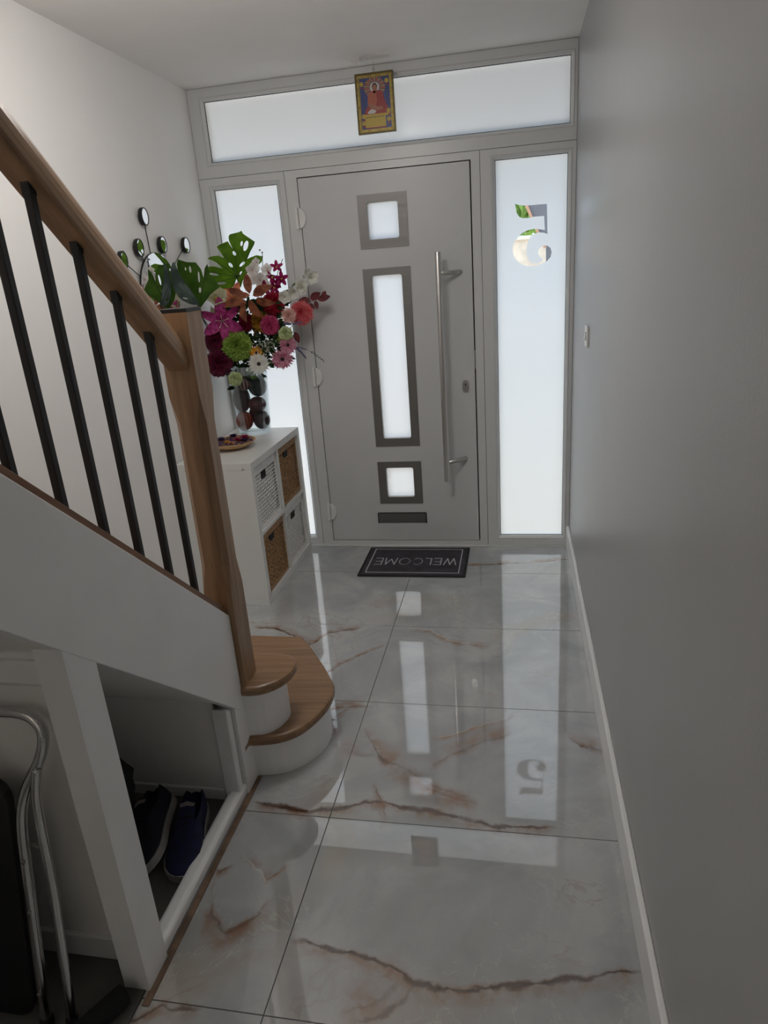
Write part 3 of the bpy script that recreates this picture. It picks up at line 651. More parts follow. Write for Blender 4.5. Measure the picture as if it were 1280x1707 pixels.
for i in range(26):
    a = 2*math.pi*i/26; a2 = a + 0.13
    flat(mb, [U(hc[0]+0.17*math.cos(a), hc[1]+0.11*math.sin(a)), U(hc[0]+0.34*math.cos(a), hc[1]+0.19*math.sin(a)), U(hc[0]+0.34*math.cos(a2), hc[1]+0.19*math.sin(a2)), U(hc[0]+0.17*math.cos(a2), hc[1]+0.11*math.sin(a2))], 2, 1 if i % 2 else 7)
flat(mb, ell(*U(*hc), 0.155*w, 0.10*h), 3, 3)
flat(mb, [U(0.40, 0.74), U(0.62, 0.74), U(0.74, 0.70), U(0.82, 0.50), U(0.92, 0.36), U(0.93, 0.30), U(0.12, 0.30), U(0.14, 0.36), U(0.26, 0.48), U(0.26, 0.66)], 4, 5)
flat(mb, [U(0.38, 0.74), U(0.52, 0.74), U(0.56, 0.55), U(0.50, 0.46), U(0.36, 0.44), U(0.25, 0.50), U(0.27, 0.66)], 5, 8)
flat(mb, [U(0.24, 0.52), U(0.34, 0.50), U(0.52, 0.45), U(0.58, 0.40), U(0.44, 0.36), U(0.28, 0.45)], 6, 4)
flat(mb, [U(0.22, 0.33), U(0.34, 0.40), U(0.52, 0.36), U(0.46, 0.31), U(0.26, 0.31)], 7, 3)
flat(mb, ell(*U(0.60, 0.40), 0.14*w, 0.035*h), 7, 4)
flat(mb, ell(*U(0.5, 0.81), 0.085*w, 0.072*h), 5, 6)
flat(mb, ell(*U(0.5, 0.79), 0.075*w, 0.062*h), 6, 4)
flat(mb, [U(0.46, 0.74), U(0.54, 0.74), U(0.56, 0.69), U(0.44, 0.69)], 5, 4)
flat(mb, [U(0.05, 0.30), U(0.95, 0.30), U(0.95, 0.25), U(0.05, 0.25)], 6, 7)
flat(mb, [U(0.14, 0.05), U(0.80, 0.05), U(0.80, 0.245), U(0.14, 0.245)], 7, 7)
flat(mb, [U(0.16, 0.03), U(0.80, 0.03), U(0.80, 0.05), U(0.16, 0.05)], 8, 5)
for i in range(7): flat(mb, [U(0.18+0.085*i, 0.235), U(0.23+0.085*i, 0.235), U(0.23+0.085*i, 0.25), U(0.18+0.085*i, 0.25)], 8, 9)
for i in range(7):
    for j in range(5): flat(mb, [U(0.20+0.085*i, 0.075+0.03*j), U(0.222+0.085*i, 0.075+0.03*j), U(0.222+0.085*i, 0.09+0.03*j), U(0.20+0.085*i, 0.09+0.03*j)], 8, 2)
for (u, v) in ((0.09, 0.88), (0.89, 0.90), (0.10, 0.27), (0.90, 0.34), (0.09, 0.14), (0.90, 0.18)):
    flat(mb, ell(*U(u, v), 0.062*w, 0.045*h, 14), 8, 7); flat(mb, ell(*U(u, v), 0.03*w, 0.022*h, 10), 9, 2)
    flat(mb, ell(*U(u+0.01, v-0.07), 0.035*w, 0.02*h, 10), 8, 5)
mb.build('print', PM, pc)
MB().box(a0-0.002, a1+0.002, -0.0563, -0.051, b0-0.002, b1+0.002).build('backing', M['strip'], pc)
MB().tube([(-0.968, -0.055, 2.499), (-0.967, -0.056, 2.517), (-0.9635, -0.056, 2.523), (-0.960, -0.056, 2.517), (-0.959, -0.055, 2.499)], 0.0012, 6).tube([(-0.9635, -0.056, 2.522), (-0.9635, -0.056, 2.5459)], 0.0006, 6).build('hanging_loop', M['strip'], pc)

# ------------------------------------------------------------------ mirror wall decoration
mr = thing('wall_mirror', 'round wall mirror with small mirrored discs on black stalks', 'mirror', (XL, -0.66, 1.57))
mx = -1.945
def disc(mb, y, z, r, xa, xb, n=36): return mb.tube([(xa, y, z), (xb, y, z)], r, n)
disc(MB(), -0.66, 1.572, 0.178, XL+0.012, mx-0.0015, 48).build('backing', M['black'], mr)
disc(MB(), -0.66, 1.572, 0.1765, mx-0.0014, mx+0.001, 48).build('large_disc', M['mirror'], mr)
small = [(-0.702, 1.902, 5), (-0.795, 1.768, 5), (-0.570, 1.785, 3.6), (-0.319, 1.788, 1.5), (-0.950, 1.715, 8)]
for k, (y, z, tilt) in enumerate(small):
    d = Vector((0, y+0.66, z-1.572)).normalized()
    s0 = Vector((mx-0.012, -0.66, 1.572)) + d*0.17; s1 = Vector((mx-0.008, y, z)) - d*0.036
    st = MB().tube([s0, s1], 0.0022, 6).build('stalk', M['black'], mr)
    rg = MB(); n = 32
    q = Matrix.Translation((mx, y, z)) @ Matrix.Rotation(R(tilt), 4, 'Z')
    prof = [(0.0375, -0.012), (0.0385, -0.006), (0.0385, 0.004), (0.035, 0.006), (0.033, 0.003), (0.0, 0.003)]
    vs = [q @ Vector((x, r*math.cos(2*math.pi*j/n), r*math.sin(2*math.pi*j/n))) for r, x in [(0.0, -0.012)] + prof[:5] for j in range(n)]
    rg.add(vs, [(i*n+j, i*n+(j+1) % n, (i+1)*n+(j+1) % n, (i+1)*n+j) for i in range(5) for j in range(n)])
    rg.build('rim', M['black'], st, smooth=False)
    mm = MB(); mm.add([q @ Vector((0.0035, 0.0335*math.cos(2*math.pi*j/n), 0.0335*math.sin(2*math.pi*j/n))) for j in range(n)], [tuple(range(n))])
    mm.build('small_disc', M['mirror'], st)

# ------------------------------------------------------------------ vase
VC = Vector((-1.780, -0.145, 0.765))
vz = thing('glass_vase', 'tall tapered clear glass vase of artificial flowers on the shelf', 'vase', VC)
prof = [(0.0, 0.0005), (0.088, 0.0005), (0.092, 0.004), (0.0925, 0.03), (0.098, 0.16), (0.106, 0.30), (0.112, 0.385), (0.1105, 0.386), (0.104, 0.30), (0.0955, 0.16), (0.089, 0.035), (0.084, 0.024), (0.0, 0.022)]
MB().lathe(prof, 40, VC).build('vessel', M['vase'], vz, smooth=True)
def ball_mat(name, a, b, stripes):
    s = NT(name); tc = s.obj(); sp = s.n('ShaderNodeSeparateXYZ', {0: tc})
    ang = s.math('ARCTAN2', sp.outputs[1], sp.outputs[0])
    st = s.math('SINE', s.math('ADD', s.math('MULTIPLY', ang, stripes), s.math('MULTIPLY', s.noise(tc, 14, 2).outputs[0], 4)))
    c = s.mix(s.ramp(st, -0.3, 0.6), rgb(*a), rgb(*b)); return s.done(s.bsdf(Base_Color=c, Roughness=0.4))
BM1 = ball_mat('striped_red_ball', (0.16, 0.02, 0.012), (0.36, 0.075, 0.045), 16)
BM2 = ball_mat('dark_plum_ball', (0.03, 0.010, 0.018), (0.06, 0.02, 0.03), 9)
BM3 = ball_mat('dull_wine_ball', (0.055, 0.012, 0.018), (0.12, 0.03, 0.035), 22)
for loc, r, m, lab in (((-1.828, -0.165, 0.840), (0.050, 0.050, 0.054), BM1, 'striped red ball at the bottom left inside the vase'),
                      ((-1.730, -0.150, 0.840), (0.048, 0.048, 0.054), BM2, 'dark plum ball at the bottom right inside the vase'),
                      ((-1.738, -0.165, 0.932), (0.052, 0.050, 0.044), BM3, 'wine-red ball resting above the plum one in the vase'),
                      ((-1.832, -0.155, 0.965), (0.049, 0.049, 0.078), BM2, 'tall dark egg-shaped ball stacked on the striped red one'),
                      ((-1.785, -0.092, 0.86), (0.040, 0.036, 0.05), BM3, 'wine-red ball at the back of the vase foot'),
                      ((-1.79, -0.20, 1.052), (0.040, 0.040, 0.036), ball_mat('ribbed_pod', (0.05, 0.02, 0.02), (0.35, 0.22, 0.2), 12), 'pale-ribbed pod near the neck of the vase'),
                      ((-1.733, -0.14, 1.030), (0.054, 0.052, 0.058), ball_mat('smoky_ball', (0.02, 0.03, 0.03), (0.10, 0.12, 0.12), 3), 'smoky grey-green ball high inside the vase')):
    o = MB().ellipsoid((0, 0, 0), r, 20, 12).build('decorative_ball', m, smooth=True); o.location = loc
    tag(o, lab, 'ornament', 'balls inside the vase')

# ------------------------------------------------------------------ flowers
def petal(mb, L, W, phi, elev, curl, base=0.0, z0=0.0, rows=5, cup=0.15, tip=0.8, wid=None):
    """petal starting at radius base, heading out at angle phi, rising by elev and bending by curl (degrees)"""
    r, z = base, z0; pts = []
    er = Vector((math.cos(phi), math.sin(phi), 0)); et = Vector((-math.sin(phi), math.cos(phi), 0))
    for i in range(rows+1):
        t = i/rows; a = R(elev + curl*t)
        w = W*(math.sin(math.pi*min(0.97, (t*0.86+0.12))**tip))*0.5 if wid is None else W*wid(t)*0.5
        if i == rows: w *= 0.35
        nrm = er*(-math.sin(a)) + Vector((0, 0, 1))*math.cos(a)
        c = er*r + Vector((0, 0, z))
        pts.append([c - et*w + nrm*cup*w, c, c + et*w + nrm*cup*w])
        r += math.cos(a)*L/rows; z += math.sin(a)*L/rows
    mb.strip(pts)
FACE = Vector((0.38, -1.0, 0.12))
STEM = plain('green_stem', (0.10, 0.15, 0.05), 0.6)
def root_at(name, label, cat, loc, face=None, group='artificial flowers in the vase'):
    o = thing(name, label, cat, loc, group)
    f = (face or FACE).normalized(); o.rotation_euler = f.to_track_quat('Z', 'Y').to_euler()
    o['_f'] = 0; del o['_f']
    return o, Matrix.Translation(Vector(loc)) @ f.to_track_quat('Z', 'Y').to_matrix().to_4x4()
class Loc(MB):
    def buildl(s, name, mat, parent, smooth=True, kind=None):
        o = s.build(name, mat, None, smooth, kind=kind); o.parent = parent; return o
def stem_to(root, mat, loc, r=0.0018, back=0.02, m=None):
    inv = mat.inverted(); a = Vector(loc)
    fdir = (mat.to_3x3() @ Vector((0, 0, 1)))
    k = Vector((VC.x + max(-0.07, min(0.07, (a.x-VC.x)*0.3)), VC.y + max(-0.05, min(0.05, (a.y-VC.y)*0.3)), 1.13))
    b = Vector((VC.x + max(-0.05, min(0.05, (a.x-VC.x)*0.22)), VC.y + max(-0.04, min(0.04, (a.y-VC.y)*0.22)), 1.092))
    p0 = a - fdir*0.004; p1 = a - fdir*back + Vector((0, 0, -0.01)); p2 = p1.lerp(k, 0.5) + Vector((0, 0, 0.01))
    Loc().tube([inv @ q for q in (p0, p1, p2, k, b)], r, 5).buildl('stem', m or STEM, root)
cnt = [0]
def pom(label, loc, r, mats, n=120, Wf=0.34, face=None, cone=105, tipc=None, long=1.0):
    ro, m = root_at('chrysanthemum', label, 'flower', loc, face)
    mb = Loc()
    for i in range(n):
        f = (i+0.5)/n; th = R(cone)*f**0.62; ph = i*2.39996
        # petal points outwards along direction at polar angle th
        el = 90 - math.degrees(th)
        petal(mb, r*(0.86+0.14*random.random())*long, r*Wf*(0.9+0.3*random.random()), ph, el + 12, -30 - 20*random.random(), r*0.06, 0.0 - r*0.15, 4, 0.45)
    mb.buildl('petals', mats[0], ro)
    Loc().ellipsoid((0, 0, -r*0.1), (r*0.35, r*0.35, r*0.3), 8, 6).buildl('core', mats[-1], ro)
    stem_to(ro, m, loc); return ro
def daisy(label, loc, r, mp, mc, n=20, face=None, name='gerbera'):
    ro, m = root_at(name, label, 'flower', loc, face)
    mb = Loc()
    for k, (nn, L, e) in enumerate(((n, r*0.95, 6), (n, r*0.82, 20))):
        for i in range(nn): petal(mb, L*(0.9+0.15*random.random()), r*0.25, 2*math.pi*(i+0.5*k)/nn + random.uniform(-.05, .05), e+random.uniform(-4, 6), -16, r*0.1, 0, 4, 0.3)
    mb.buildl('petals', mp, ro)
    Loc().ellipsoid((0, 0, r*0.05), (r*0.17, r*0.17, r*0.10), 10, 6).buildl('centre', mc, ro)
    stem_to(ro, m, loc); return ro
def lily(label, loc, r, mp, mst, face=None, rot=0.3):
    ro, m = root_at('lily', label, 'flower', loc, face)
    for i in range(6):
        mb = Loc(); petal(mb, r*random.uniform(1.1, 1.4), r*(0.54 if i % 2 else 0.42), rot + 2*math.pi*i/6 + random.uniform(-.12, .12), 50, -85 - 40*random.random(), r*0.05, -r*0.25, 8, 0.35, 1.0)
        o = mb.buildl('petal', mp, ro)
    for i in range(5):
        a = 2*math.pi*i/5+0.4; d = Vector((math.cos(a), math.sin(a), 0))
        s_ = Loc().tube([(0, 0, -r*0.1), d*r*0.1+Vector((0, 0, r*0.3)), d*r*0.3+Vector((0, 0, r*0.48))], r*0.015, 5).buildl('stamen', mst, ro)
        e = d*r*0.3+Vector((0, 0, r*0.49))
        Loc().ellipsoid(e, (r*0.03, r*0.03, r*0.05), 6, 4).buildl('anther', mst, s_)
    stem_to(ro, m, loc); return ro
def bloom(label, loc, r, mp, mc, face=None, n=5, name='blossom', elev=38, stem=True, W=0.95, group='artificial flowers in the vase'):
    ro, m = root_at(name, label, 'flower', loc, face, group)
    for i in range(n):
        mb = Loc(); petal(mb, r*1.1, r*W, 2*math.pi*i/n + 0.3, elev, -30, r*0.04, -r*0.2, 5, 0.3, 0.9, lambda t: math.sin(math.pi*min(1, 0.15+0.8*t))**0.6)
        mb.buildl('petal', mp, ro)
    Loc().ellipsoid((0, 0, 0), (r*0.14, r*0.14, r*0.18), 8, 6).buildl('centre', mc, ro)
    if stem: stem_to(ro, m, loc)
    return ro
PMt = lambda n_, a, b, t=0.25: petal_mat(n_, a, b, t)
green = PMt('lime_petal', (0.17, 0.29, 0.035), (0.36, 0.50, 0.10)); plum = PMt('plum_petal', (0.06, 0.005, 0.02), (0.17, 0.012, 0.05), 0.15)
palegreen = PMt('pale_green_petal', (0.45, 0.55, 0.25), (0.68, 0.74, 0.45)); hot = PMt('hot_pink_petal', (0.42, 0.03, 0.12), (0.65, 0.10, 0.24))
coral = PMt('coral_petal', (0.62, 0.06, 0.09), (0.75, 0.22, 0.22)); palep = PMt('blush_petal', (0.72, 0.40, 0.36), (0.80, 0.58, 0.50))
crim = PMt('crimson_petal', (0.36, 0.01, 0.03), (0.55, 0.03, 0.07)); dred = PMt('dark_red_petal', (0.15, 0.005, 0.02), (0.30, 0.012, 0.05))
must = PMt('mustard_petal', (0.42, 0.18, 0.02), (0.62, 0.34, 0.04)); magenta = PMt('magenta_petal', (0.30, 0.02, 0.13), (0.52, 0.06, 0.26), 0.3)
corl = PMt('coral_lily_petal', (0.60, 0.13, 0.10), (0.70, 0.30, 0.12), 0.3); wht = PMt('white_petal', (0.78, 0.78, 0.72), (0.88, 0.88, 0.83), 0.45)
pnk = PMt('pink_petal', (0.58, 0.18, 0.28), (0.72, 0.36, 0.46), 0.35); org = PMt('orange_petal', (0.60, 0.20, 0.01), (0.72, 0.40, 0.03)); cream = PMt('cream_petal', (0.60, 0.58, 0.36), (0.78, 0.76, 0.58), 0.4)
burg = PMt('burgundy_petal', (0.22, 0.005, 0.06), (0.36, 0.012, 0.12), 0.25); blush = PMt('blush_white_petal', (0.76, 0.70, 0.67), (0.86, 0.83, 0.80), 0.4)
eye = plain('dark_eye', (0.02, 0.01, 0.01), 0.7); yel = plain('yellow_eye', (0.55, 0.40, 0.05), 0.7); pale = plain('pale_stamen', (0.6, 0.45, 0.4), 0.6)
pom('big lime green pompom flower at the front of the bouquet', (-1.7643, -0.275, 1.2713), 0.088, (green,), 150, 0.38)
pom('dark plum pompom flower low beside the newel post', (-1.868, -0.31, 1.190), 0.080, (plum,), 170, 0.27)
pom('deep plum flower in shadow above the dark plum pompom', (-1.880, -0.29, 1.300), 0.065, (plum,), 120, 0.27)
pom('small pale green button flower on the right of the bouquet', (-1.4979, -0.24, 1.3165), 0.042, (palegreen,), 90, 0.4)
pom('small pale green button flower hanging over the vase neck', (-1.7978, -0.285, 1.0964), 0.043, (palegreen,), 90, 0.4)
pom('hot pink spiky flower in the middle of the bouquet', (-1.5753, -0.25, 1.3651), 0.058, (hot,), 150, 0.16)
pom('coral red dahlia behind the blush one at the right', (-1.422, -0.165, 1.4112), 0.072, (coral,), 120, 0.25, cone=85)
pom('blush pink flower with a yellow eye in front of the coral dahlia', (-1.4716, -0.235, 1.4077), 0.048, (palep, yel), 80, 0.2, cone=80)
pom('crimson flower under the white blossoms', (-1.565, -0.18, 1.4700), 0.068, (crim,), 150, 0.27)
pom('dark red spiky flower right of the magenta lily', (-1.715, -0.215, 1.385), 0.055, (dred,), 140, 0.16)
pom('mustard yellow flower behind the rust leaves', (-1.645, -0.195, 1.385), 0.065, (must,), 120, 0.3)
pom('purple-red flower facing the wall mirror', (-1.875, -0.13, 1.50), 0.060, (magenta,), 100, 0.2, Vector((-1, -0.3, 0.1)))
lily('magenta lily opening beside the newel post', (-1.8189, -0.30, 1.4057), 0.112, magenta, pale, Vector((0.45, -1, -0.05)), 0.55)
lily('coral and orange lily behind the magenta one', (-1.7695, -0.20, 1.5122), 0.078, corl, yel, Vector((0.3, -1, 0.5)))
daisy('white gerbera with a dark eye over the vase rim', (-1.6561, -0.275, 1.1693), 0.062, wht, eye)
daisy('upper of the two pink gerberas at the right', (-1.4952, -0.235, 1.256), 0.055, pnk, eye, face=Vector((0.9, -1, 0.1)))
daisy('lower of the two pink gerberas at the right', (-1.5242, -0.265, 1.1884), 0.063, pnk, eye, face=Vector((0.3, -1, -0.35)))
daisy('small orange daisy between green pompom and white gerbera', (-1.6706, -0.25, 1.2251), 0.042, org, eye, 13)
bloom('cream tulip-shaped flower above the magenta lily', (-1.8473, -0.27, 1.5165), 0.075, cream, yel, Vector((0.5, -1, 0.6)), 6, 'cream_bloom', 58)
bloom('cream flower turned to the wall mirror', (-1.875, -0.22, 1.44), 0.055, cream, yel, Vector((-1, -0.3, 0.1)), 6, 'cream_bloom', 58)

def sprig(name, label, cat, loc, mid=None, tipl=None, m=None, r=0.0018):
    ro = thing(name, label, cat, loc, 'artificial flowers in the vase')
    k = Vector((VC.x + max(-0.07, min(0.07, (loc[0]-VC.x)*0.3)), VC.y, 1.13))
    pts = [Vector(tipl)] if tipl else []
    pts += [Vector(p) for p in (mid or [])] + [k, Vector((VC.x + (k.x-VC.x)*0.6, VC.y + 0.01, 1.092))]
    MB().tube(pts, r, 5).build('stem', m or STEM, ro)
    return ro
def add_bloom(ro, loc, r, mp, mc, face, n=5, elev=38, W=0.95, name='blossom'):
    q = face.normalized().to_track_quat('Z', 'Y').to_matrix().to_4x4(); q.translation = Vector(loc)
    mb = MB()
    for i in range(n):
        t = MB(); petal(t, r*1.1, r*W, 2*math.pi*i/n+0.3, elev, -30, r*0.04, -r*0.2, 5, 0.3, 0.9, lambda t_: math.sin(math.pi*min(1, 0.15+0.8*t_))**0.6)
        mb.add([q @ Vector(v) for v in t.v], t.f)
    o = mb.build(name, mp, ro, smooth=True)
    t = MB().ellipsoid((0, 0, 0), (r*0.14, r*0.14, r*0.16), 6, 5)
    e = MB(); e.add([q @ Vector(v) for v in t.v], t.f); e.build('centre', mc, o, smooth=True)
    return o
ro = sprig('blossom_sprig', 'sprig of blush-white blossoms in front of the large split leaf', 'flower', (-1.62, -0.16, 1.55), [(-1.615, -0.14, 1.66), (-1.63, -0.15, 1.55), (-1.66, -0.16, 1.40)], (-1.612, -0.13, 1.735))
for l_, r_ in (((-1.6637, -0.17, 1.645), 0.030), ((-1.622, -0.18, 1.592), 0.030), ((-1.5891, -0.15, 1.640), 0.026), ((-1.655, -0.17, 1.60), 0.028), ((-1.64, -0.16, 1.683), 0.018), ((-1.60, -0.16, 1.56), 0.024)):
    add_bloom(ro, l_, r_*1.35, blush, pale, Vector((random.uniform(-.2, .8), -1, random.uniform(-.1, .5))))
for l_ in ((-1.6153, -0.13, 1.7094), (-1.6124, -0.13, 1.7302), (-1.6241, -0.13, 1.743)):
    MB().ellipsoid(l_, (0.0045, 0.0045, 0.0045), 8, 6).build('bud', eye, ro, smooth=True)
ro = sprig('magnolia_sprig', 'branch of white roses reaching over the door edge', 'flower', (-1.42, -0.14, 1.5), [(-1.366, -0.14, 1.600), (-1.43, -0.145, 1.575), (-1.50, -0.15, 1.52), (-1.60, -0.15, 1.38)], (-1.335, -0.13, 1.612))
for l_, r_ in (((-1.355, -0.15, 1.590), 0.026), ((-1.375, -0.14, 1.612), 0.020), ((-1.413, -0.155, 1.553), 0.028), ((-1.4617, -0.165, 1.521), 0.026), ((-1.5012, -0.175, 1.4997), 0.026), ((-1.41, -0.16, 1.535), 0.022)):
    add_bloom(ro, l_, r_*1.7, wht, cream, Vector((0.5+random.uniform(-.3, .3), -1, random.uniform(-.5, .1))), 6, 55)
for a, b in (((-1.345, -0.13, 1.607), (-1.328, -0.13, 1.613)), ((-1.40, -0.14, 1.598), (-1.375, -0.14, 1.603)), ((-1.46, -0.15, 1.553), (-1.435, -0.15, 1.570)), ((-1.50, -0.15, 1.528), (-1.475, -0.15, 1.535))):
    MB().tube([a, tuple((Vector(a)+Vector(b))/2), b], [0.003, 0.006, 0.002], 6).build('calyx', STEM, ro, smooth=True)
ro = sprig('gladiolus_sprig', 'spray of burgundy orchid flowers against the side window', 'flower', (-1.53, -0.15, 1.55), [(-1.53, -0.15, 1.63), (-1.56, -0.16, 1.53), (-1.62, -0.16, 1.38)], (-1.50, -0.14, 1.69), eye)
for l_, r_ in (((-1.5319, -0.16, 1.6525), 0.026), ((-1.5617, -0.16, 1.6034), 0.030), ((-1.5109, -0.16, 1.5925), 0.030), ((-1.6041, -0.18, 1.5476), 0.032), ((-1.555, -0.17, 1.55), 0.030), ((-1.535, -0.16, 1.575), 0.025)):
    add_bloom(ro, l_, r_*1.35, burg, yel, Vector((random.uniform(-.8, .8), -1, random.uniform(-.6, .6))), 5, 35, 0.55)
def leafshape(mb, base, tip, w, nrm, fold=0.2, rows=7, droop=0.0):
    a, b = Vector(base), Vector(tip); d = b-a; L = d.length; d.normalize(); n_ = Vector(nrm); n_ = (n_ - d*n_.dot(d)).normalized(); sd = d.cross(n_)
    out = []
    for i in range(rows+1):
        t = i/rows; ww = w*0.5*math.sin(math.pi*t**0.85)**0.8 + 0.0004
        c = a + d*L*t + n_*(math.sin(math.pi*t)*droop)
        out.append([c - sd*ww + n_*fold*ww, c, c + sd*ww + n_*fold*ww])
    mb.strip(out)
rust = petal_mat('rust_leaf', (0.15, 0.04, 0.022), (0.32, 0.11, 0.05), 0.25, k=30); bleaf = petal_mat('burgundy_leaf', (0.09, 0.012, 0.018), (0.17, 0.03, 0.035), 0.15, k=30)
lgreen = petal_mat('bright_leaf', (0.12, 0.26, 0.02), (0.20, 0.36, 0.04), 0.35, k=30); dgreen = petal_mat('dark_leaf', (0.012, 0.03, 0.010), (0.03, 0.07, 0.02), 0.12, k=30)
ro = sprig('leaf_spray', 'spray of rust orange leaves across the middle of the bouquet', 'leaves', (-1.66, -0.26, 1.47), [(-1.63, -0.25, 1.50), (-1.66, -0.24, 1.40), (-1.70, -0.2, 1.25)], (-1.60, -0.25, 1.54), rust)
for b, t, w in (((-1.66, -0.265, 1.53), (-1.67, -0.27, 1.615), 0.04), ((-1.64, -0.275, 1.52), (-1.545, -0.28, 1.555), 0.048), ((-1.66, -0.285, 1.50), (-1.595, -0.29, 1.425), 0.05), ((-1.68, -0.28, 1.49), (-1.80, -0.29, 1.475), 0.045), ((-1.69, -0.29, 1.48), (-1.675, -0.30, 1.405), 0.045), ((-1.63, -0.27, 1.50), (-1.53, -0.27, 1.48), 0.04), ((-1.68, -0.26, 1.51), (-1.76, -0.27, 1.555), 0.04)):
    m_ = MB(); b_, t_ = Vector(b), Vector(t); leafshape(m_, b_, b_ + (t_-b_)*1.2 + Vector((0, random.uniform(-.03, .03), 0)), w*1.1, (random.uniform(-.5, .9), -1, random.uniform(-.5, .8)), 0.35, 7, 0.012); m_.build('leaf', rust, ro, smooth=True)
ro = sprig('leaf_spray', 'spray of dark red leaves reaching furthest over the door', 'leaves', (-1.35, -0.13, 1.47), [(-1.335, -0.13, 1.475), (-1.40, -0.13, 1.462), (-1.50, -0.14, 1.42), (-1.62, -0.15, 1.30)], (-1.29, -0.125, 1.485), bleaf, 0.0014)
for b, t, w in (((-1.375, -0.13, 1.478), (-1.315, -0.13, 1.508), 0.040), ((-1.375, -0.13, 1.468), (-1.440, -0.14, 1.475), 0.042), ((-1.335, -0.13, 1.474), (-1.262, -0.13, 1.486), 0.036), ((-1.31, -0.125, 1.480), (-1.288, -0.12, 1.515), 0.026), ((-1.345, -0.14, 1.470), (-1.335, -0.15, 1.424), 0.024), ((-1.375, -0.14, 1.458), (-1.350, -0.15, 1.425), 0.018), ((-1.475, -0.15, 1.315), (-1.458, -0.15, 1.255), 0.032), ((-1.485, -0.14, 1.475), (-1.475, -0.14, 1.500), 0.014)):
    m_ = MB(); leafshape(m_, b, t, w, (0.3, -1, 0.2), 0.2); m_.build('leaf', bleaf, ro, smooth=True)
lav = plain('lavender_bud', (0.13, 0.12, 0.25), 0.8)
for lab, pts in (('lavender sprig pointing right across the door edge', [(-1.4822, -0.15, 1.2367), (-1.43, -0.15, 1.222), (-1.3838, -0.15, 1.1995), (-1.3276, -0.15, 1.1515)]), ('shorter lavender sprig below the long one', [(-1.475, -0.16, 1.232), (-1.45, -0.16, 1.208), (-1.425, -0.16, 1.175)]), ('lavender sprig under the coral dahlia', [(-1.50, -0.25, 1.37), (-1.44, -0.25, 1.365), (-1.40, -0.25, 1.37)])):
    ro = sprig('lavender_sprig', lab, 'flower', pts[0], [tuple(p) for p in pts[::-1][1:]], pts[-1], None, 0.0009)
    mb = MB()
    for i in range(34):
        t = i/33*(len(pts)-1); k = min(int(t), len(pts)-2); p = Vector(pts[k]).lerp(Vector(pts[k+1]), t-k)
        if 0.42 < i/33 < 0.55 and len(pts) > 3: continue
        a = i*2.4; p = p + Vector((0.3*math.cos(a), math.sin(a), math.cos(a)))*0.0035
        mb.ellipsoid(p, (0.003, 0.0025, 0.0035), 5, 4)
    mb.build('buds', lav, ro, kind='stuff')
ro = sprig('gypsophila', 'cloud of tiny greyish white baby\'s-breath right of the green pompom', 'flower', (-1.61, -0.25, 1.26), [(-1.62, -0.22, 1.24)], (-1.60, -0.24, 1.28), None, 0.001)
mb = MB(); st_ = MB()
for i in range(110):
    p = Vector((-1.608, -0.245, 1.262)) + Vector((random.gauss(0, .030), random.gauss(0, .015), random.gauss(0, .022)))
    mb.ellipsoid(p, (0.0028,)*3, 5, 3)
    if i % 3 == 0: st_.tube([p, (-1.62, -0.22, 1.22)], 0.0005, 3, False)
mb.build('blossoms', wht, ro, kind='stuff'); st_.build('twigs', STEM, ro, kind='stuff')
# greenery filling the bouquet
mb = MB(); random.seed(11)
for i in range(450):
    th = random.uniform(0, 2*math.pi); rr = random.uniform(0.02, 0.16)
    c = Vector((-1.70 + 1.15*rr*math.cos(th), -0.165 + 0.40*rr*math.sin(th), random.uniform(1.15, 1.48))) if i < 270 else Vector((random.uniform(-1.72, -1.52), random.uniform(-0.20, -0.13), random.uniform(1.2, 1.5))) if i < 390 else VC + Vector((random.uniform(-.07, .07), random.uniform(-.05, .05), random.uniform(0.27, 0.40)))
    d = Vector((math.cos(th), 0.6*math.sin(th)-0.2, random.uniform(-0.7, 0.6))).normalized()
    leafshape(mb, c, c + d*random.uniform(0.04, 0.07), random.uniform(0.016, 0.03), (random.uniform(-.5, .5), -1, 0.4), 0.25, 4)
g_ = mb.build('greenery', dgreen, smooth=True); tag(g_, 'dark leaves filling the inside of the bouquet', 'leaves', kind='stuff')
mb = MB()
for b, t, w in (((-1.74, -0.20, 1.10), (-1.70, -0.21, 1.085), 0.03), ((-1.76, -0.2, 1.12), (-1.72, -0.22, 1.13), 0.03), ((-1.59, -0.2, 1.22), (-1.55, -0.24, 1.17), 0.03), ((-1.63, -0.16, 1.52), (-1.625, -0.17, 1.63), 0.035), ((-1.56, -0.2, 1.30), (-1.51, -0.22, 1.27), 0.04)):
    leafshape(mb, b, t, w, (0.3, -1, 0.3), 0.25)
g_ = mb.build('bright_greenery', lgreen, smooth=True); tag(g_, 'few bright green leaves between the flower stems', 'leaves', kind='stuff')

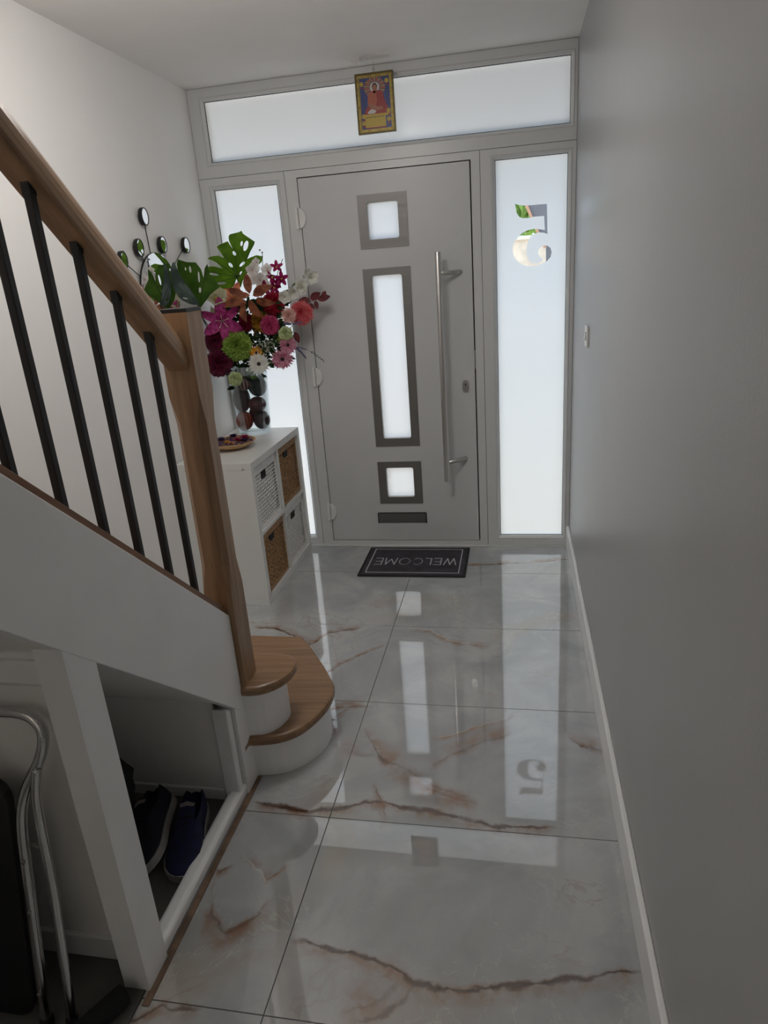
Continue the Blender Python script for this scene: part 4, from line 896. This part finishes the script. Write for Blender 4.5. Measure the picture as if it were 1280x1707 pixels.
# large split leaves
def monstera(label, outline, holes, y, base, veins, m, mv, stem, tilt=(0, 0)):
    hs = []
    for (x, z, rx, rz, ang) in holes:
        a = R(-ang); hs.append([(x + rx*math.cos(t)*math.cos(a) - rz*math.sin(t)*math.sin(a), z + rx*math.cos(t)*math.sin(a) + rz*math.sin(t)*math.cos(a)) for t in [2*math.pi*i/14 for i in range(14)]])
    ro = thing('monstera_leaf', label, 'leaf', (base[0], y, base[1]), 'artificial flowers in the vase')
    mb = curve_plate(outline, hs, y-0.0004, y+0.0004)
    bend = lambda p: Vector((p[0], p[1] + tilt[0]*(p[2]-base[1])**2*6 + tilt[1]*abs(p[0]-base[0]), p[2]))
    mb.v = [tuple(bend(v)) for v in mb.v]
    mb.build('blade', m, ro, smooth=False)
    vb = MB()
    for tip in veins:
        p = [Vector((base[0]+(tip[0]-base[0])*t, y-0.0012, base[1]+(tip[1]-base[1])*t)) for t in (0, 0.35, 0.7, 1.0)]
        vb.tube([bend(q) for q in p], [0.0016, 0.0012, 0.0009, 0.0004], 5)
    vb.build('veins', mv, ro)
    MB().tube([Vector((base[0], y-0.001, base[1]))] + [Vector(q) for q in stem], 0.0028, 6).build('stem', mv, ro)
    return ro
OUT1 = [(-1.781, 1.609), (-1.795, 1.58), (-1.829, 1.55), (-1.871, 1.555), (-1.898, 1.592), (-1.922, 1.626), (-1.932, 1.644), (-1.94, 1.666), (-1.936, 1.679), (-1.926, 1.683), (-1.897, 1.681), (-1.85, 1.667), (-1.878, 1.697), (-1.901, 1.711), (-1.929, 1.723), (-1.908, 1.732), (-1.868, 1.734), (-1.844, 1.724), (-1.832, 1.717), (-1.85, 1.75), (-1.866, 1.777), (-1.85, 1.787), (-1.8, 1.801), (-1.79, 1.782), (-1.778, 1.760), (-1.791, 1.796), (-1.793, 1.813), (-1.79, 1.827), (-1.782, 1.834), (-1.756, 1.837), (-1.727, 1.841), (-1.716, 1.847), (-1.709, 1.831), (-1.689, 1.816), (-1.649, 1.787), (-1.654, 1.774), (-1.681, 1.74), (-1.704, 1.704), (-1.682, 1.712), (-1.649, 1.72), (-1.625, 1.714), (-1.617, 1.702), (-1.626, 1.683), (-1.671, 1.655), (-1.705, 1.646), (-1.724, 1.621), (-1.744, 1.599), (-1.762, 1.563), (-1.772, 1.581), (-1.776, 1.602)]
HOL1 = [(-1.724, 1.783, 0.0065, 0.0129, 20), (-1.702, 1.77, 0.0123, 0.0275, 28), (-1.772, 1.738, 0.0081, 0.0123, -30), (-1.802, 1.681, 0.0081, 0.0155, -38), (-1.736, 1.681, 0.0071, 0.0194, 58), (-1.751, 1.636, 0.0048, 0.0113, 40), (-1.905, 1.641, 0.0065, 0.027, -78), (-1.868, 1.592, 0.0071, 0.0252, 92)]
mleaf = petal_mat('split_leaf_green', (0.12, 0.255, 0.015), (0.21, 0.38, 0.03), 0.5, 0.35, k=14)
mleaf2 = petal_mat('split_leaf_dark', (0.05, 0.13, 0.012), (0.09, 0.20, 0.02), 0.45, 0.35, k=14)
mleaf3 = petal_mat('split_leaf_grey', (0.03, 0.05, 0.04), (0.09, 0.12, 0.11), 0.1, 0.28, k=14)
vein = plain('leaf_vein', (0.012, 0.03, 0.008), 0.6)
monstera('large bright green split leaf standing in front of the side window', OUT1, HOL1, -0.12, (-1.774, 1.618), [(-1.765, 1.81), (-1.66, 1.78), (-1.84, 1.77), (-1.90, 1.725), (-1.92, 1.655), (-1.88, 1.60), (-1.64, 1.705), (-1.70, 1.64), (-1.81, 1.57)], mleaf, vein, [(-1.772, -0.12, 1.56), (-1.76, -0.14, 1.35), (-1.77, -0.145, 1.13), (-1.775, -0.145, 1.092)])
OUT2 = [(-1.865, 1.49), (-1.897, 1.526), (-1.925, 1.588), (-1.943, 1.648), (-1.944, 1.699), (-1.935, 1.719), (-1.89, 1.703), (-1.843, 1.698), (-1.821, 1.665), (-1.814, 1.623), (-1.801, 1.668), (-1.784, 1.687), (-1.778, 1.637), (-1.751, 1.602), (-1.736, 1.575), (-1.789, 1.545), (-1.823, 1.513), (-1.857, 1.481)]
monstera('dark green split leaf leaning towards the wall mirror', OUT2, [(-1.878, 1.668, 0.006, 0.016, 0), (-1.838, 1.630, 0.005, 0.026, 5), (-1.902, 1.672, 0.004, 0.008, 0), (-1.843, 1.568, 0.007, 0.013, 12)], -0.46, (-1.862, 1.487), [(-1.93, 1.71), (-1.85, 1.69), (-1.785, 1.68), (-1.745, 1.59)], mleaf2, vein, [(-1.885, -0.40, 1.44), (-1.90, -0.26, 1.35), (-1.79, -0.17, 1.13), (-1.78, -0.145, 1.092)])
OUT3 = smooth_poly([(-1.836, 1.5), (-1.873, 1.502), (-1.916, 1.531), (-1.936, 1.574), (-1.943, 1.633), (-1.935, 1.682), (-1.918, 1.713), (-1.909, 1.672), (-1.891, 1.613), (-1.855, 1.552)], 1)
monstera('glossy grey-green leaf curling over the newel post', OUT3, [(-1.895, 1.535, 0.012, 0.004, 20)], -0.50, (-1.838, 1.503), [(-1.92, 1.70), (-1.925, 1.6)], mleaf3, vein, [(-1.87, -0.43, 1.44), (-1.90, -0.28, 1.33), (-1.785, -0.17, 1.13), (-1.78, -0.145, 1.092)], (0, -0.5))

# ------------------------------------------------------------------ bowl of dried flowers
BC = Vector((-1.775, -0.50, 0.765))
bw = MB().lathe([(0.0, 0.0), (0.055, 0.0), (0.062, 0.004), (0.10, 0.018), (0.124, 0.036), (0.126, 0.039), (0.122, 0.040), (0.098, 0.024), (0.06, 0.012), (0.0, 0.010)], 40, BC).build('wooden_bowl', M['wood_bowl'], smooth=True)
tag(bw, 'shallow pale wooden bowl of dried flowers on the shelf', 'bowl')
pur = PMt('dried_purple', (0.05, 0.025, 0.09), (0.12, 0.07, 0.18), 0.1); mag2 = PMt('dried_magenta', (0.28, 0.02, 0.07), (0.45, 0.06, 0.13), 0.15); peach = PMt('dried_peach', (0.5, 0.22, 0.14), (0.6, 0.3, 0.2), 0.2)
mb = MB()
for i in range(130):
    a = random.uniform(0, 6.283); rr = 0.105*math.sqrt(random.random()); p = BC + Vector((rr*math.cos(a), rr*math.sin(a), 0.026 + 0.012*random.random()))
    leafshape(mb, p, p + Vector((random.uniform(-.02, .02), random.uniform(-.02, .02), random.uniform(0.0, .008))), 0.012, (0.2, -0.3, 1), 0.3, 3)
o = mb.build('potpourri', pur, smooth=True); tag(o, 'loose dark purple dried petals in the wooden bowl', 'potpourri', kind='stuff')
for dx, dy, r, m_, lab in ((0.055, 0.045, 0.036, mag2, 'magenta dried flower at the right of the wooden bowl'), (-0.02, 0.07, 0.036, pur, 'purple dried flower at the back of the wooden bowl'), (0.075, -0.02, 0.03, pur, 'small purple dried flower on the bowl\'s near right edge'),
                        (0.0, -0.055, 0.022, org, 'yellow dried flower in the middle of the wooden bowl'), (0.03, -0.085, 0.024, peach, 'peach dried flower at the front of the wooden bowl'), (-0.06, 0.0, 0.034, pur, 'purple dried flower beside the newel post in the bowl'), (0.035, -0.01, 0.032, mag2, 'dark pink dried flower in the centre of the bowl')):
    ro = thing('dried_flower', lab, 'flower', BC + Vector((dx, dy, 0.040)), 'dried flowers in the wooden bowl')
    ro.rotation_euler = (random.uniform(-.3, .3), random.uniform(-.3, .3), 0)
    mb = Loc()
    for k in range(3):
        for i in range(16): petal(mb, r*(1-0.2*k), r*0.24, 2*math.pi*(i+0.5*k)/16, 10+22*k, 15, r*0.08, 0.001*k, 3, 0.3)
    mb.buildl('petals', m_, ro)
    Loc().ellipsoid((0, 0, 0.004), (r*0.16, r*0.16, 0.005), 8, 5).buildl('centre', eye if m_ is not org else yel, ro)

# ------------------------------------------------------------------ shoes in the recess
def shoe(label, loc, rz, roll, mup, flip=1):
    ro = thing('sports_shoe', label, 'shoe', loc, 'pair of sports shoes under the stairs')
    ro.rotation_euler = (0, R(roll), R(rz))
    L = 0.295; S = [0, .03, .1, .2, .3, .38, .46, .56, .68, .78, .88, .95, .985, 1.0]
    wf = [1.12*q_ for q_ in [.018, .028, .034, .036, .036, .037, .039, .043, .048, .049, .043, .031, .018, .004]]
    hf = [.062, .078, .080, .074, .070, .076, .086, .078, .062, .052, .043, .034, .026, .018]
    off = [0, 0, 0, 0, 0.001, .002, .003, .004, .005, .006, .007, .009, .010, .011]
    rows_ = []; inner = []
    for i, s_ in enumerate(S):
        y = -s_*L; w, h, o_ = wf[i], hf[i], off[i]*flip
        opened = 0.02 < s_ < 0.42
        pr = []
        for k in range(17):
            a = math.pi*k/16; cx = math.cos(a); sz = math.sin(a)
            if opened:
                e = abs(cx)
                if e > 0.55: x_ = cx*w/0.98; z_ = 0.018 + (h-0.018)*min(1, (1-e)/0.45*1.0)**0.6; x_ = math.copysign(w*(1.0 - 0.25*((1-e)/0.45)**1.5), cx)
                else: x_ = w*0.68*cx/0.55; z_ = 0.030 + (h*0.93-0.030)*(e/0.55)**6
            else: x_ = w*math.copysign(abs(cx)**0.75, cx); z_ = 0.018 + (h-0.018)*sz**0.75
            pr.append((x_ + o_, y, z_))
        rows_.append(pr)
    mb = Loc(); mb.strip(rows_); up_ = mb.buildl('upper', mup, ro)
    so = Loc(); top = []; 
    ring = [(wf[i]*1.08+off[i]*flip, -S[i]*L) for i in range(len(S))] + [(-wf[i]*1.08+off[i]*flip, -S[i]*L) for i in range(len(S)-1, -1, -1)]
    so.prism(ring, 'z', 0.0, 0.024); so.buildl('sole', M['sole'], ro, smooth=False)
    tg = Loc(); tg.strip([[(-0.020, -0.205, 0.058), (0.003, -0.205, 0.062), (0.024, -0.205, 0.058)], [(-0.022, -0.16, 0.078), (0.003, -0.16, 0.083), (0.026, -0.16, 0.078)], [(-0.024, -0.115, 0.098), (0.003, -0.115, 0.104), (0.028, -0.115, 0.098)], [(-0.02, -0.098, 0.108), (0.003, -0.094, 0.113), (0.024, -0.098, 0.108)]])
    tg.buildl('tongue', mup, ro)
    cl = Loc(); cl.strip([[(-0.020, -0.0975, 0.1075), (0.003, -0.0935, 0.1125), (0.024, -0.0975, 0.1075)], [(-0.021, -0.104, 0.1055), (0.003, -0.101, 0.1105), (0.025, -0.104, 0.1055)], [(-0.018, -0.112, 0.103), (0.003, -0.112, 0.108), (0.022, -0.112, 0.103)]])
    cl.buildl('collar_lining', M['insock'], ro)
    for k in range(5):
        y = -0.135 - 0.018*k; z = 0.094 - 0.0085*k - (0.002*k)
        Loc().tube([(-0.024, y, z-0.008), (0.003, y-0.006, z+0.001), (0.028, y, z-0.008)], 0.003, 6).buildl('lace', M['lace'], ro)
    return ro
shoe('navy sports shoe lying nearest the white sill under the stairs', (-1.310, -2.215, 0.006), 14, 0, M['navy'])
shoe('dark sports shoe tilted to show its white sole, beside the navy one', (-1.405, -2.225, 0.030), 14, -28, M['navy2'], -1)
bg_ = MB().ellipsoid((0, 0, 0), (0.115, 0.10, 0.155), 26, 18, lambda d: 1 + 0.10*math.sin(7*d.x+3*d.z) + 0.08*math.sin(11*d.y+5*d.z+1) + 0.05*math.sin(19*d.z+9*d.x))
bo = thing('cloth_bag', 'black crumpled cloth bag behind the shoes under the stairs', 'bag', (-1.552, -2.36, 0.165))
o = bg_.build('body', M['rubber'], None, smooth=True); o.parent = bo
o = MB().tube([(0.02, 0, 0.12), (0.05, 0, 0.18), (0.09, 0.01, 0.19), (0.10, 0, 0.12), (0.09, 0, 0.08)], 0.006, 6).build('handle', M['rubber'], None, smooth=True); o.parent = bo

# ------------------------------------------------------------------ folded chrome chair and black tube
ch = thing('folding_chair', 'folded chrome-framed chair with black padding leaning under the stairs', 'chair', (-1.56, -2.88, 0.004))
PA = [(-1.3924, -2.7537, 0.7566), (-1.3481, -2.7535, 0.7575), (-1.3129, -2.7555, 0.7474), (-1.2927, -2.7604, 0.7232), (-1.2939, -2.7671, 0.6896), (-1.3089, -2.7748, 0.6509), (-1.329, -2.7811, 0.6195), (-1.3534, -2.7892, 0.5792), (-1.3683, -2.7983, 0.5335), (-1.3742, -2.8096, 0.4768), (-1.3724, -2.8282, 0.3842), (-1.3723, -2.8618, 0.2158), (-1.3674, -2.9042, 0.012)]
PB = [(-1.3133, -2.7838, 0.6362), (-1.3246, -2.7922, 0.5841), (-1.3276, -2.7976, 0.5369), (-1.3228, -2.8115, 0.4673), (-1.3137, -2.8284, 0.383), (-1.3086, -2.8602, 0.2238), (-1.3017, -2.9006, 0.0150)]
XM = -1.615
mir = lambda P: [(2*XM - x, y, z) for x, y, z in P]
def sm(P): return smooth_poly(P, 2, False)
MB().tube(sm(PA + [])[::-1] + sm(mir(PA)), 0.0122, 14).build('back_tube', M['chrome'], ch, smooth=True)
for P in (PB, mir(PB)):
    lg = MB().tube(sm(P), 0.0108, 12).build('leg', M['chrome'], ch, smooth=True)
    MB().tube([(P[-1][0], P[-1][1], 0.0045), (P[-1][0], P[-1][1]+0.002, 0.035)], 0.0135, 12).build('foot', M['rubber'], lg, smooth=True)
for P in (PA, mir(PA)):
    MB().tube([(P[-1][0], P[-1][1], 0.0045), (P[-1][0], P[-1][1]+0.003, 0.03)], 0.0150, 12).build('foot', M['rubber'], ch, smooth=True)
    for z, y in ((0.30, -2.858), (0.10, -2.899), (0.42, -2.834)):
        x_ = P[10][0]; MB().tube([(x_+0.004, y, z), (x_+0.004, y-0.003, z)], 0.0045, 8).build('rivet', M['steel'], ch)
MB().tube([(-1.368, -2.80, 0.44), (-1.318, -2.812, 0.445)], 0.006, 8).build('pivot', M['steel'], ch)
pd = MB().prism(rect(XM-0.232, -1.392, 0.02, 0.60, 0.05, 6), 'y', -0.012, 0.016)
pd.v = [(x, -2.895 + (2.895-2.785)*z/0.62 + y, z) for x, y, z in pd.v]
pd.build('padding', M['vinyl'], ch, bevel=0.006)
tb = thing('foam_tube', 'short black foam-covered tube lying on the floor by the white post', 'tube', (-1.25, -2.88, 0.004))
MB().tube([(-1.316, -3.02, 0.030), (-1.210, -2.826, 0.030)], 0.026, 18).build('foam_sleeve', M['rubber'], tb, smooth=True, bevel=0.004)
MB().tube([(-1.386, -3.148, 0.030), (-1.315, -3.018, 0.030)], 0.012, 12).build('core_tube', M['steel'], tb, smooth=True)

# ------------------------------------------------------------------ outside
struct(MB().box(-9, 9, 0.07, 25, -0.20, -0.05), 'ground_outside', M['paving'], 'sunlit pale paving in front of the house')
struct(MB().box(XL-0.5, 0.5, 0.10, 1.35, 2.60, 2.70), 'shade_slab', M['slate'], 'unseen flat slab added outside to shade the upper panes')  # unseen slab, added and sized to keep light off the upper panes
gw = MB().box(-6, 4.5, 9.0, 9.25, -0.05, 1.93).build('garden_wall', M['brick']); MB().box(-6.02, 4.52, 8.96, 9.29, 1.93, 1.99).build('coping', M['paving'], gw); tag(gw, 'pale garden wall beyond the drive, seen through the number', 'wall')
ob = thing('outbuilding', 'dark grey gable with brown bargeboard seen through the number 5', 'building', (1.6, 6.5, -0.05))
MB().prism([(0.10, -0.05), (3.2, -0.05), (3.2, 3.6), (-0.75, 3.6), (-0.134, 2.255), (-0.008, 1.963), (0.10, 1.74)], 'y', 6.0, 6.15).build('gable_wall', M['slate'], ob)
MB().prism([(0.10, 1.74), (-0.008, 1.963), (-0.134, 2.255), (-0.75, 3.6), (-0.79, 3.6), (-0.168, 2.245), (-0.042, 1.953), (0.07, 1.72)], 'y', 5.97, 6.0).build('bargeboard', M['barge'], ob)
tr = thing('tree', 'sunlit bright green tree seen through the number 5', 'tree', (-0.9, 12.5, -0.05))
MB().tube([(-0.9, 12.5, -0.05), (-0.85, 12.5, 1.5), (-0.9, 12.5, 3.2)], [0.16, 0.13, 0.08], 10).build('trunk', M['bark'], tr)
mb = MB(); random.seed(3)
for i in range(6000):
    d = Vector((random.gauss(0, 1), random.gauss(0, 1), random.gauss(0, 1))).normalized(); rr = random.uniform(0.6, 1.0)
    c = Vector((-0.9 + d.x*2.6*rr, 12.5 + d.y*1.6*rr, 3.8 + d.z*2.0*rr)); s_ = 0.17
    a = Vector((random.gauss(0, 1), random.gauss(0, 1), random.gauss(0, 1))).normalized(); b = a.orthogonal().normalized()
    mb.add([c - a*s_, c - b*s_*0.5, c + a*s_, c + b*s_*0.5], [(0, 1, 2, 3)])
mb.build('crown', M['foliage'], tr, kind='stuff')
